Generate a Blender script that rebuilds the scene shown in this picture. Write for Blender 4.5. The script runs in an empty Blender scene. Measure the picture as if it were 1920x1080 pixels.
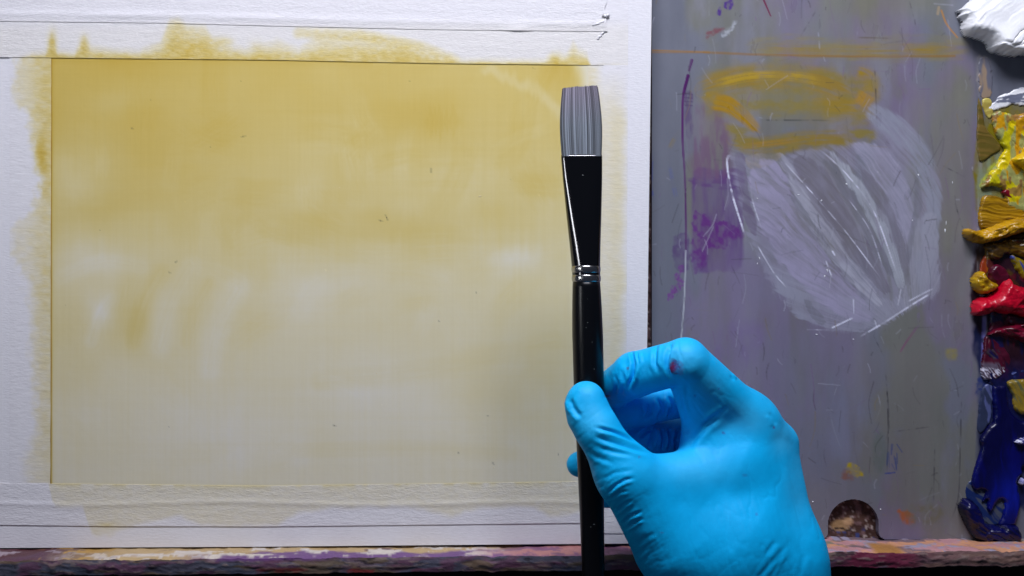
import bpy, math, random
import numpy as np

random.seed(4)
# ---------------------------------------------------------------- camera, light, exposure
S = 0.00025            # metres per photograph pixel on the front of the painting board
CAM = 0.492            # camera distance from that plane
ZC = 1.30              # camera height
sc = bpy.context.scene
col = sc.collection

cam_d = bpy.data.cameras.new('camera')
cam_d.sensor_width = 36.0
cam_d.lens = 36.0 * CAM / (1920 * S)
cam_d.clip_start = 0.01
cam_d.clip_end = 50
cam = bpy.data.objects.new('camera', cam_d)
cam.location = (0, -CAM, ZC)
cam.rotation_euler = (math.radians(90), 0, 0)
col.objects.link(cam)
sc.camera = cam

world = bpy.data.worlds.new('World')
sc.world = world
world.use_nodes = True
bg = world.node_tree.nodes['Background']
bg.inputs['Color'].default_value = (0.55, 0.66, 1.0, 1)
bg.inputs['Strength'].default_value = 0.062

key_d = bpy.data.lights.new('studio_lamp', 'AREA')
key_d.shape = 'RECTANGLE'
key_d.size = 0.42
key_d.size_y = 0.14
key_d.energy = 7.5
key_d.color = (0.865, 0.885, 1.0)
key = bpy.data.objects.new('studio_lamp', key_d)
key.location = (0.035, -0.42, ZC + 0.64)
d = np.array((0.0, 0.0, ZC)) - np.array(key.location)
key.rotation_euler = (math.atan2(math.hypot(d[0], d[1]), -d[2]), 0, math.atan2(d[1], d[0]) - math.pi / 2)
col.objects.link(key)

win_d = bpy.data.lights.new('window_light', 'AREA')      # the narrow daylight that streaks the ferrule
win_d.shape = 'RECTANGLE'; win_d.size = 0.20; win_d.size_y = 0.20
win_d.spread = math.radians(30)
win_d.energy = 0.07
win_d.color = (0.95, 0.97, 1.0)
win = bpy.data.objects.new('window_light', win_d)
win.location = (-0.80, -0.63, ZC + 0.12)
win.rotation_euler = (math.radians(90), 0, math.atan2(0.63, 0.80) - math.pi / 2)
col.objects.link(win)

vs = sc.view_settings
vs.view_transform = 'Standard'
vs.look = 'None'
vs.exposure = 0.0
vs.gamma = 1.0
vs.use_curve_mapping = False

# ---------------------------------------------------------------- helpers
def W(px, py, D=0.0):
    """photo pixel + millimetres in front of the board plane -> world metres"""
    px, py, D = np.broadcast_arrays(np.asarray(px, float), np.asarray(py, float), np.asarray(D, float))
    k = (CAM - D / 1000.0) / CAM
    return np.stack([(px - 960) * S * k, -D / 1000.0, ZC + (540 - py) * S * k], -1)

def lin(r, g, b):
    c = np.array([r, g, b], float) / 255.0
    return np.where(c <= 0.04045, c / 12.92, ((c + 0.055) / 1.055) ** 2.4)

def hash2(ix, iy, seed):
    h = (ix.astype(np.int64) * 374761393 + iy.astype(np.int64) * 668265263 + seed * 982451653) & 0xFFFFFFFF
    h = ((h ^ (h >> 13)) * 1274126177) & 0xFFFFFFFF
    h = (h ^ (h >> 16)) & 0xFFFFFFFF
    return h / 4294967295.0

def vn(x, y, seed=0):
    x = np.asarray(x, float); y = np.asarray(y, float)
    ix = np.floor(x); iy = np.floor(y)
    fx = x - ix; fy = y - iy
    fx = fx * fx * (3 - 2 * fx); fy = fy * fy * (3 - 2 * fy)
    a = hash2(ix, iy, seed); b = hash2(ix + 1, iy, seed)
    c = hash2(ix, iy + 1, seed); e = hash2(ix + 1, iy + 1, seed)
    return (a * (1 - fx) + b * fx) * (1 - fy) + (c * (1 - fx) + e * fx) * fy

def fbm(x, y, seed=0, oct=4):
    s = 0; amp = 0.5; tot = 0
    for i in range(oct):
        s = s + amp * vn(x * 2 ** i, y * 2 ** i, seed + i * 17)
        tot += amp; amp *= 0.5
    return s / tot

def sstep(a, b, x):
    t = np.clip((x - a) / (b - a), 0, 1)
    return t * t * (3 - 2 * t)

def pl_dist(X, Y, pts):
    """distance to a polyline, fraction along it and signed side offset"""
    pts = np.asarray(pts, float)
    seg = np.hypot(*(pts[1:] - pts[:-1]).T)
    cum = np.concatenate([[0], np.cumsum(seg)])
    best = np.full(X.shape, 1e9); along = np.zeros(X.shape); side = np.zeros(X.shape)
    for i in range(len(seg)):
        ax, ay = pts[i]; bx, by = pts[i + 1]
        dx, dy = bx - ax, by - ay
        L2 = max(dx * dx + dy * dy, 1e-9)
        t = np.clip(((X - ax) * dx + (Y - ay) * dy) / L2, 0, 1)
        qx = X - ax - t * dx; qy = Y - ay - t * dy
        dd = np.hypot(qx, qy)
        m = dd < best
        best = np.where(m, dd, best)
        along = np.where(m, cum[i] + t * seg[i], along)
        side = np.where(m, np.sign(dx * (Y - ay) - dy * (X - ax)) * dd, side)
    return best, along, side, cum[-1]

def poly_sd(X, Y, pts):
    """signed distance to a closed polygon, positive inside"""
    pts = np.asarray(pts, float)
    n = len(pts)
    inside = np.zeros(X.shape, bool)
    best = np.full(X.shape, 1e9)
    for i in range(n):
        ax, ay = pts[i]; bx, by = pts[(i + 1) % n]
        dx, dy = bx - ax, by - ay
        t = np.clip(((X - ax) * dx + (Y - ay) * dy) / max(dx * dx + dy * dy, 1e-9), 0, 1)
        best = np.minimum(best, np.hypot(X - ax - t * dx, Y - ay - t * dy))
        c = ((ay > Y) != (by > Y)) & (X < dx * (Y - ay) / (dy if abs(dy) > 1e-9 else 1e-9) + ax)
        inside ^= c
    return np.where(inside, best, -best)

def smooth_poly(pts, n=6):
    """Catmull-Rom closed outline"""
    P = np.asarray(pts, float); out = []
    N = len(P)
    for i in range(N):
        p0, p1, p2, p3 = P[i - 1], P[i], P[(i + 1) % N], P[(i + 2) % N]
        for k in range(n):
            t = k / n
            out.append(0.5 * ((2 * p1) + (-p0 + p2) * t + (2 * p0 - 5 * p1 + 4 * p2 - p3) * t * t + (-p0 + 3 * p1 - 3 * p2 + p3) * t ** 3))
    return np.array(out)

def make_mesh(name, V, Q, C=None, smooth=True):
    """fast mesh from arrays (quads, or triangles when Q has three columns)"""
    me = bpy.data.meshes.new(name)
    V = np.ascontiguousarray(V, dtype=np.float32); Q = np.ascontiguousarray(Q, dtype=np.int32)
    k = Q.shape[1]
    me.vertices.add(len(V)); me.vertices.foreach_set('co', V.ravel())
    me.loops.add(Q.size); me.loops.foreach_set('vertex_index', Q.ravel())
    me.polygons.add(len(Q))
    me.polygons.foreach_set('loop_start', np.arange(0, Q.size, k, dtype=np.int32))
    me.polygons.foreach_set('loop_total', np.full(len(Q), k, dtype=np.int32))
    me.polygons.foreach_set('use_smooth', np.full(len(Q), smooth, dtype=bool))
    me.update(calc_edges=True)
    me.validate()
    if C is not None:
        a = me.color_attributes.new('Col', 'FLOAT_COLOR', 'POINT')
        C4 = np.ones((len(V), 4), np.float32); C4[:, :3] = C
        a.data.foreach_set('color', C4.ravel())
    return me

def link(name, me, mat, parent=None, **props):
    o = bpy.data.objects.new(name, me)
    col.objects.link(o)
    if me is not None and mat is not None:
        me.materials.append(mat)
    if parent is not None:
        o.parent = parent
        o.matrix_parent_inverse = parent.matrix_world.inverted()
    for k, v in props.items():
        o[k] = v
    return o

def empty(name, loc, **props):
    o = bpy.data.objects.new(name, None)
    o.location = loc
    o.empty_display_size = 0.01
    col.objects.link(o)
    bpy.context.view_layer.update()
    for k, v in props.items():
        o[k] = v
    return o

def slab(PX, PY, Df, Db, C, keep=None):
    """closed sheet: front grid at depth Df, back at Db, walls round the border"""
    ny, nx = PX.shape
    F = W(PX, PY, Df).reshape(-1, 3)
    B = F.copy()
    B[:, 1] = -np.broadcast_to(np.asarray(Db, float), PX.shape).ravel() / 1000.0
    idx = np.arange(ny * nx).reshape(ny, nx)
    a = idx[:-1, :-1]; b = idx[:-1, 1:]; c = idx[1:, 1:]; e = idx[1:, :-1]
    q = np.stack([a, e, c, b], -1)
    if keep is None:
        keep = np.ones(a.shape, bool)
    qf = q[keep]
    n = ny * nx
    kp = np.pad(keep, 1)
    walls = []
    def wl(m, s, t):
        s = s[m]; t = t[m]
        walls.append(np.stack([s, t, t + n, s + n], -1))
    wl(keep & ~kp[:-2, 1:-1], a, b)
    wl(keep & ~kp[2:, 1:-1], c, e)
    wl(keep & ~kp[1:-1, :-2], e, a)
    wl(keep & ~kp[1:-1, 2:], b, c)
    wq = np.concatenate(walls)
    # duplicate wall vertices so that smooth shading does not bleed round the edge
    used = np.unique(wq); remap = np.zeros(2 * n, int)
    allV = np.concatenate([F, B])
    remap[used] = 2 * n + np.arange(len(used))
    V = np.concatenate([allV, allV[used]])
    CC = np.concatenate([C.reshape(-1, 3), C.reshape(-1, 3)])
    CC = np.concatenate([CC, CC[used]])
    qb = (qf + n)[:, ::-1]
    Q = np.concatenate([qf, qb, remap[wq]])
    u, inv = np.unique(Q, return_inverse=True)
    return V[u], inv.reshape(Q.shape), CC[u]

def mat_nodes(name):
    m = bpy.data.materials.new(name); m.use_nodes = True
    nt = m.node_tree
    return m, nt, nt.nodes['Principled BSDF']

def add(nt, t, **kw):
    n = nt.nodes.new(t)
    for k, v in kw.items():
        setattr(n, k, v)
    return n

def noise_node(nt, scale, detail=4, rough=0.55, stretch=(1, 1, 1)):
    tc = add(nt, 'ShaderNodeTexCoord'); mp = add(nt, 'ShaderNodeMapping')
    mp.inputs['Scale'].default_value = stretch
    nz = add(nt, 'ShaderNodeTexNoise')
    nz.inputs['Scale'].default_value = scale
    nz.inputs['Detail'].default_value = detail
    nz.inputs['Roughness'].default_value = rough
    nt.links.new(tc.outputs['Object'], mp.inputs['Vector'])
    nt.links.new(mp.outputs['Vector'], nz.inputs['Vector'])
    return nz

def col_mat(name, rough=0.6, spec=0.3, bumps=(), grain=(), coat=0.0, rough_noise=None):
    """principled material coloured by the 'Col' attribute; bumps: (scale, stretch, strength, distance); grain: (scale, stretch, lo, hi)"""
    m, nt, bs = mat_nodes(name)
    at = add(nt, 'ShaderNodeAttribute'); at.attribute_name = 'Col'
    c = at.outputs['Color']
    for scale, stretch, lo, hi in grain:
        nz = noise_node(nt, scale, 3, 0.6, stretch)
        mr = add(nt, 'ShaderNodeMapRange')
        mr.inputs['From Min'].default_value = 0.3; mr.inputs['From Max'].default_value = 0.7
        mr.inputs['To Min'].default_value = lo; mr.inputs['To Max'].default_value = hi
        nt.links.new(nz.outputs['Fac'], mr.inputs['Value'])
        vm = add(nt, 'ShaderNodeVectorMath', operation='SCALE')
        nt.links.new(c, vm.inputs[0]); nt.links.new(mr.outputs['Result'], vm.inputs['Scale'])
        c = vm.outputs['Vector']
    nt.links.new(c, bs.inputs['Base Color'])
    bs.inputs['Roughness'].default_value = rough
    bs.inputs['Specular IOR Level'].default_value = spec
    bs.inputs['Coat Weight'].default_value = coat
    bs.inputs['Coat Roughness'].default_value = 0.12
    if rough_noise:
        scale, stretch, lo, hi = rough_noise
        nz = noise_node(nt, scale, 4, 0.6, stretch)
        mr = add(nt, 'ShaderNodeMapRange')
        mr.inputs['From Min'].default_value = 0.3; mr.inputs['From Max'].default_value = 0.7
        mr.inputs['To Min'].default_value = lo; mr.inputs['To Max'].default_value = hi
        nt.links.new(nz.outputs['Fac'], mr.inputs['Value'])
        nt.links.new(mr.outputs['Result'], bs.inputs['Roughness'])
    prev = None
    for scale, stretch, st, dist in bumps:
        nz = noise_node(nt, scale, 4, 0.6, stretch)
        bp = add(nt, 'ShaderNodeBump')
        bp.inputs['Strength'].default_value = st
        bp.inputs['Distance'].default_value = dist
        nt.links.new(nz.outputs['Fac'], bp.inputs['Height'])
        if prev is not None:
            nt.links.new(prev, bp.inputs['Normal'])
        prev = bp.outputs['Normal']
    if prev is not None:
        nt.links.new(prev, bs.inputs['Normal'])
    return m

def plain_mat(name, color, rough=0.5, metal=0.0, spec=0.5, bump=None, coat=0.0):
    m, nt, bs = mat_nodes(name)
    bs.inputs['Base Color'].default_value = (*color, 1)
    bs.inputs['Roughness'].default_value = rough
    bs.inputs['Metallic'].default_value = metal
    bs.inputs['Specular IOR Level'].default_value = spec
    bs.inputs['Coat Weight'].default_value = coat
    if bump:
        scale, stretch, st, dist = bump
        nz = noise_node(nt, scale, 4, 0.6, stretch)
        bp = add(nt, 'ShaderNodeBump')
        bp.inputs['Strength'].default_value = st; bp.inputs['Distance'].default_value = dist
        nt.links.new(nz.outputs['Fac'], bp.inputs['Height'])
        nt.links.new(bp.outputs['Normal'], bs.inputs['Normal'])
    return m

# ---------------------------------------------------------------- materials
M_tape = col_mat('crepe_tape_paper', 0.85, 0.15,
                 bumps=[(1500, (0.35, 1, 1), 0.55, 0.0004), (420, (0.3, 1, 1), 0.35, 0.0006)],
                 grain=[(1300, (0.35, 1, 1), 0.965, 1.035)])
M_tape_v = col_mat('crepe_tape_paper_upright', 0.85, 0.15,
                   bumps=[(1300, (0.25, 1, 1), 0.35, 0.0004), (420, (0.3, 1, 1), 0.2, 0.0005)],
                   grain=[(1100, (0.25, 1, 1), 0.965, 1.03)])
M_board = col_mat('white_board_paper', 0.85, 0.15, bumps=[(1300, (0.3, 1, 1), 0.4, 0.0004)],
                  grain=[(1100, (0.3, 1, 1), 0.97, 1.03)])
M_canvas = col_mat('toned_gesso_panel', 0.62, 0.25,
                   bumps=[(1500, (1, 1, 0.05), 0.14, 0.00015), (1500, (0.08, 1, 1), 0.10, 0.00015)],
                   grain=[(1300, (1, 1, 0.02), 0.992, 1.008), (1300, (0.05, 1, 1), 0.995, 1.005)])
M_palette = col_mat('grey_glass_palette', 0.32, 0.35, bumps=[(60, (1, 1, 0.2), 0.05, 0.0003)],
                    grain=[(330, (1, 1, 0.08), 0.985, 1.015), (70, (1, 1, .6), 0.97, 1.03), (900, (1, 1, .5), .985, 1.015)],
                    rough_noise=(120, (1, 1, 0.3), 0.25, 0.5))
M_paint = col_mat('wet_oil_paint', 0.34, 0.45, bumps=[(900, (1, 1, 1), 0.12, 0.0003), (350, (1, 1, .4), .12, .0006)], coat=0.12)
M_paint_dry = col_mat('thin_oil_paint_film', 0.4, 0.4, bumps=[(600, (1, 1, 1), 0.2, 0.0003)])
M_crust = col_mat('crusted_paint_on_wood', 0.55, 0.35, bumps=[(900, (0.5, 1, 1), 0.5, 0.0004)],
                  grain=[(700, (0.4, 1, 1), 0.9, 1.1)])
M_dark = plain_mat('black_shade_backdrop', (0.006, 0.006, 0.007), 0.7, 0, 0.2, bump=(200, (1, 1, 1), 0.3, 0.001))  # black colour stands in for shade on the added backdrop

# ---------------------------------------------------------------- the easel behind everything
def lerp(x, xs, ys):
    return np.interp(x, xs, ys)

def ledge_y(px):          # ledge top in the plane of the board front
    return 1029.5 - 6.5 * np.asarray(px, float) / 1920
def ledge_D(px):          # how far the ledge sticks out
    return 19.5 - 11.5 * np.asarray(px, float) / 1920

# back board: brown wood crusted with paint, only seen through the thumb notch
X, Y = np.meshgrid(np.linspace(1150, 2080, 260), np.linspace(-80, 1030, 310))
n1 = fbm(X / 16, Y / 10, 3, 5); n2 = fbm(X / 9, Y / 9, 8, 4); n3 = fbm(X / 5, Y / 5, 21, 3)
C = np.ones(X.shape + (3,)) * lin(74, 50, 42)
C = C * (0.55 + 0.9 * n1[..., None])
def over(C, a, c):
    a = np.clip(a, 0, 1)[..., None]
    return C * (1 - a) + np.asarray(c) * a
C = over(C, sstep(0.55, 0.62, n2) * 0.8, lin(120, 92, 92))
C = over(C, sstep(0.66, 0.72, n3) * 0.75, lin(196, 178, 170))
C = over(C, sstep(0.6, 0.66, fbm(X / 12, Y / 7, 55, 3)) * sstep(985, 1000, Y), lin(60, 70, 120))
C = over(C, sstep(14, 8, np.hypot((X - 1575) / 1.6, Y - 985)) * 0.9, lin(176, 140, 96))
C = over(C, sstep(10, 6, np.hypot((X - 1590) / 1.2, Y - 978)) * 0.8, lin(190, 150, 110))
C = over(C, sstep(2.2, 1.0, np.abs(Y - 992 - 3 * np.sin(X / 6))) * sstep(1556, 1560, X) * sstep(1600, 1594, X), lin(30, 20, 16))
V, Q, CC = slab(X, Y, -18.6 + 0.9 * n2 + 0.5 * n3, -30.0, C)
link('easel_back_board', make_mesh('easel_back_board', V, Q, CC), M_crust, None,
     label='brown wooden easel board behind the palette, crusted with paint', category='easel board')
# added black sheet: stands for the shade under the ledge, hides the world
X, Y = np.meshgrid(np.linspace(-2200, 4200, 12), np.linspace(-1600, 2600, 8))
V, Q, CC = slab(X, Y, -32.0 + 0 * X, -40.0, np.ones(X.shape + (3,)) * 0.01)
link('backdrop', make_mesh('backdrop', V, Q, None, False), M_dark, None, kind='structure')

# ---------------------------------------------------------------- ledge
ledge = empty('easel_ledge', W(960, 1060, 0),
              label='narrow wooden easel ledge crusted with dried paint under board and palette', category='ledge')
def ledge_top_col(X, V):
    """X pixel, V 0 at the back .. 1 at the front edge"""
    V0 = V + 0.25 * (fbm(X / 18, V, 3, 3) - .5)
    a = fbm(X / 90, V0 * 4.0, 5, 5); b = fbm(X / 60, V0 * 5.0, 19, 5); c = fbm(X / 90, V0 * 3.0, 33, 5); e = fbm(X / 22, V0 * 5, 44, 3)
    C = np.ones(X.shape + (3,)) * lin(100, 62, 84)
    left = sstep(420, 60, X)
    C = over(C, left * sstep(0.4, 0.6, c), lin(96, 52, 58))
    mid = sstep(90, 260, X) * sstep(1060, 960, X)
    C = over(C, mid * sstep(0.24, 0.36, a + 0.14 * (1 - V)), lin(202, 172, 116))
    C = over(C, mid * sstep(0.54, 0.58, b + 0.10 * V), lin(222, 212, 198))
    C = over(C, mid * sstep(0.62, 0.8, V + 0.6 * (c - 0.5)) * sstep(330, 460, X) * sstep(0.62, 0.5, b), lin(120, 78, 138))
    C = over(C, left * sstep(0.56, 0.6, b), lin(170, 150, 160))
    C = over(C, left * sstep(0.6, 0.64, a) * sstep(60, 130, X), lin(206, 158, 50))
    blue = sstep(620, 860, X) * sstep(1330, 1250, X) * sstep(0.5, 0.28, V)
    C = over(C, blue * sstep(0.50, 0.54, e + 0.16 * sstep(930, 1010, X)), lin(40, 66, 130))
    pink = sstep(860, 1010, X) * sstep(1560, 1480, X) * sstep(0.25, 0.45, V)
    C = over(C, pink * sstep(0.35, 0.5, a), lin(160, 104, 138))
    C = over(C, pink * sstep(0.50, 0.56, b), lin(212, 140, 134))
    r = sstep(1470, 1540, X)
    C = over(C, r, lin(128, 104, 112))
    C = over(C, r * sstep(0.45, 0.6, c) * sstep(0.6, 0.2, V), lin(140, 138, 120))
    C = over(C, r * sstep(0.38, 0.5, a + 0.2 * (V - 0.5)), lin(226, 158, 112))
    C = over(C, r * sstep(0.50, 0.56, b), lin(206, 146, 150))
    C = over(C, r * sstep(0.64, 0.68, e), lin(170, 160, 184))
    C = over(C, r * sstep(34, 18, np.abs(X - 1655)) * sstep(0.2, 0.5, V), lin(190, 130, 50))
    C = C * .86 + .14 * C.mean(-1, keepdims=True)
    return C * np.array([.84, .82, .82]), a, b, e
def ledge_front_col(X, V):
    a = fbm(X / 90, V * 1.4, 61, 5); b = fbm(X / 40, V * 2.2, 71, 5); c = fbm(X / 26, V * 5, 81, 4)
    C = np.ones(X.shape + (3,)) * lin(100, 76, 86)
    C = over(C, sstep(0.42, 0.6, a) * 0.9, lin(84, 90, 106))
    C = over(C, sstep(560, 420, X) * 0.8, lin(78, 86, 100))
    C = over(C, sstep(0.5, 0.62, b) * 0.7, lin(104, 62, 88))
    C = over(C, sstep(0.56, 0.66, fbm(X / 60, V * 2, 91, 4)) * 0.8, lin(112, 98, 74))
    C = over(C, sstep(1540, 1590, X) * sstep(1760, 1680, X) * sstep(0.35, 0.5, b + .15), lin(116, 44, 70))
    C = over(C, sstep(1680, 1760, X) * 0.7, lin(140, 112, 104))
    C = over(C, sstep(400, 430, X) * sstep(700, 560, X) * sstep(0.25, 0.0, V), lin(110, 70, 130))
    C = over(C, sstep(0.62, 0.68, c) * 0.6, lin(140, 126, 118))
    C = over(C, sstep(0.66, 0.72, fbm(X / 22, V * 5, 93, 4)) * 0.7, lin(36, 30, 40))
    C = C * np.array([.85, .78, .80])
    C = over(C, sstep(0.55, 0.8, V) * sstep(0.45, 0.6, b) * sstep(440, 520, X) * sstep(820, 700, X), lin(130, 50, 50))
    return C, a, b, c
xs = np.arange(-120, 2060, 2.4)
X, T = np.meshgrid(xs, np.linspace(0, 1, 22))
C, a, b, e = ledge_top_col(X, np.clip((T - 0.45) / 0.55, 0, 1))
D = -31.0 + T * (31.0 + ledge_D(X))
wob = 1.2 * (fbm(X / 22, X * 0, 7, 4) - 0.5)
D = D + wob * T
P = W(X, ledge_y(X), 0)
top = P.copy()
top[..., 1] = -D / 1000
top[..., 2] += (0.0013 * (b - 0.5) + 0.0012 * (e - 0.5) - 0.0005 * sstep(0.93, 1, T))
ny, nx = X.shape
idx = np.arange(nx * ny).reshape(ny, nx)
Q = np.stack([idx[:-1, :-1], idx[1:, :-1], idx[1:, 1:], idx[:-1, 1:]], -1).reshape(-1, 4)
link('ledge_top', make_mesh('ledge_top', top.reshape(-1, 3), Q, C.reshape(-1, 3)), M_crust, ledge)
X2, T2 = np.meshgrid(xs, np.linspace(0, 1, 16))
C2, a2, b2, c2 = ledge_front_col(X2, T2)
edge = top[-1]
P2 = np.repeat(edge[None], 16, 0).copy()
hgt = 0.0070
P2[..., 2] -= T2 * hgt + 0.0005 * np.sin(math.pi * T2) * 0
P2[..., 1] -= 0.0006 * np.sin(math.pi * np.clip(T2 * 1.1, 0, 1)) + 0.0011 * (b2 - 0.5) * np.sin(math.pi * T2) + 0.0010 * (c2 - 0.5) * np.sin(math.pi * T2)
back = P2[-1:].copy(); back[..., 1] = 0.031
P2 = np.concatenate([P2, back]); C2 = np.concatenate([C2, C2[-1:]])
ny = 17
idx = np.arange(nx * ny).reshape(ny, nx)
Q = np.stack([idx[:-1, :-1], idx[1:, :-1], idx[1:, 1:], idx[:-1, 1:]], -1).reshape(-1, 4)
link('ledge_front', make_mesh('ledge_front', P2.reshape(-1, 3), Q, C2.reshape(-1, 3)), M_crust, ledge)

# ---------------------------------------------------------------- painting board
A1 = np.array([0.195, 0.43, 1.60])      # absorption of the ochre wash
def open_curve(pts, n=6):
    P = np.asarray(pts, float)
    Q = np.concatenate([[2 * P[0] - P[1]], P, [2 * P[-1] - P[-2]]]); out = []
    for i in range(1, len(Q) - 2):
        p0, p1, p2, p3 = Q[i - 1:i + 3]
        for k in range(n):
            t = k / n
            out.append(0.5 * ((2 * p1) + (-p0 + p2) * t + (2 * p0 - 5 * p1 + 4 * p2 - p3) * t * t + (-p0 + 3 * p1 - 3 * p2 + p3) * t ** 3))
    return np.array(out + [P[-1]])
def stroke_a(X, Y, pts, w, soft=0.6):
    dd, al, sd, L = pl_dist(X, Y, pts)
    return sstep(w, w * (1 - soft), dd)
def wash(X, Y):
    """density of the ochre wash, by photograph position"""
    wx = X + 70 * (fbm(X / 120, Y / 150, 101, 4) - 0.5); wy = Y + 70 * (fbm(X / 150, Y / 120, 131, 4) - 0.5) + 16 * (fbm(X / 7, Y / 120, 135, 3) - .5)
    v = np.interp(wy, [110, 250, 380, 470, 540, 640, 780, 910], [1.06, 0.90, 0.68, 0.55, 0.44, 0.38, 0.29, 0.24])
    a = v * (0.87 + 0.26 * fbm(wx / 150, wy / 100, 11, 4)) + .06 * (fbm(wx / 30, wy / 60, 13, 4) - .5)
    def g(x, y, rx, ry, amt):
        return amt * np.exp(-(((wx - x) / rx) ** 2 + ((wy - y) / ry) ** 2))
    a += .16 * sstep(520, 120, X) * sstep(520, 200, Y)
    a += g(300, 300, 60, 70, .18) + g(230, 390, 90, 40, .16) + g(240, 600, 45, 60, .22) + g(120, 650, 60, 90, .16)
    a += g(820, 220, 110, 50, .22) + g(560, 190, 160, 60, .12) + g(330, 560, 40, 60, .12) + g(560, 420, 160, 40, .16)
    a += g(1080, 140, 40, 30, .30) + g(950, 720, 120, 60, .08) + g(760, 410, 80, 30, .14) + g(940, 400, 60, 40, .14) + g(250, 130, 120, 30, .2)
    a -= g(150, 320, 55, 50, .20) + g(185, 500, 60, 35, .18) + g(190, 585, 26, 26, .24) + g(300, 560, 30, 50, .14)
    a -= g(640, 545, 150, 40, .08) + g(860, 330, 80, 40, .14) + g(960, 480, 60, 30, .2) + g(760, 390, 30, 20, .14)
    a -= g(700, 730, 160, 70, .12) + g(400, 800, 120, 70, .10) + g(230, 190, 60, 20, .12) + g(560, 560, 60, 60, .1)
    a -= stroke_a(wx, wy, [(930, 150), (1000, 165), (1060, 215)], 16, .9) * .25
    rsw = np.random.RandomState(31)
    for i in range(70):
        x0 = rsw.uniform(110, 1060); y0 = rsw.uniform(130, 880); vert = rsw.rand() < .55
        L = rsw.uniform(60, 190); bw = rsw.uniform(14, 52)
        an = math.pi / 2 + rsw.normal(.1, .35) if vert else rsw.normal(0, .3)
        m = (np.abs(X - x0) < L) & (np.abs(Y - y0) < L)
        if not m.any():
            continue
        dx = (X[m] - x0) * math.cos(an) + (Y[m] - y0) * math.sin(an); dy = -(X[m] - x0) * math.sin(an) + (Y[m] - y0) * math.cos(an)
        dy = dy + .0016 * rsw.normal(0, 1) * dx ** 2 + 10 * (fbm(dx / 40, dy / 40, 650 + i, 2) - .5)
        hair = fbm(dy / 3.0 + 90, dx / 140, 600 + i, 3)
        k_ = sstep(L * .5, L * .15, np.abs(dx) + 60 * (hair - .5)) * sstep(bw, bw * .5, np.abs(dy)) * (.3 + 1.2 * hair)
        a[m] += rsw.choice([-.07, .08, -.05, .06]) * k_ * v[m] / .6
    for pts, w_, am_ in [([(300, 650), (322, 570), (356, 500)], 30, -.13), ([(392, 690), (410, 610), (446, 540)], 34, -.11), ([(115, 520), (195, 490), (265, 500)], 26, -.08), ([(170, 640), (186, 590), (205, 560)], 22, -.12),
                         ([(350, 640), (366, 580), (392, 530)], 18, .10), ([(250, 640), (268, 570), (300, 510)], 24, .12), ([(560, 580), (600, 530), (700, 515), (830, 525)], 40, -.04), ([(600, 715), (760, 700), (930, 665), (1040, 640)], 30, .07),
                         ([(120, 260), (300, 215), (520, 205), (800, 225)], 44, .03), ([(640, 300), (800, 330), (1000, 300)], 40, -.04), ([(180, 380), (330, 350), (520, 420), (760, 425)], 46, .04), ([(850, 470), (960, 480), (1060, 455)], 26, -.05), ([(560, 845), (760, 840), (960, 850)], 20, .06)]:
        P_ = open_curve(pts)
        dd, al, sd, L = pl_dist(X, Y, P_)
        hair = fbm(sd / 3.2 + 70, al / 150, 690 + int(w_) + int(pts[0][0]), 3)
        a += am_ * sstep(w_, w_ * .25, dd + 16 * (hair - .5)) * (.35 + 1.2 * hair)
    # dry-brush streaks, upright
    s = fbm(X / 5, Y / 420, 71, 4) - 0.5
    a += s * 0.055 * (.4 + .8 * sstep(0.3, 0.6, fbm(X / 140, Y / 160, 77, 2)))
    a += (fbm(X / 300, Y / 7, 73, 3) - 0.5) * 0.05
    a = a * (1 - 0.80 * sstep(1062, 1106, X + 20 * (fbm(X / 30, Y / 40, 91, 3) - .5)))
    return np.clip(a, 0.02, 2)

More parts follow.
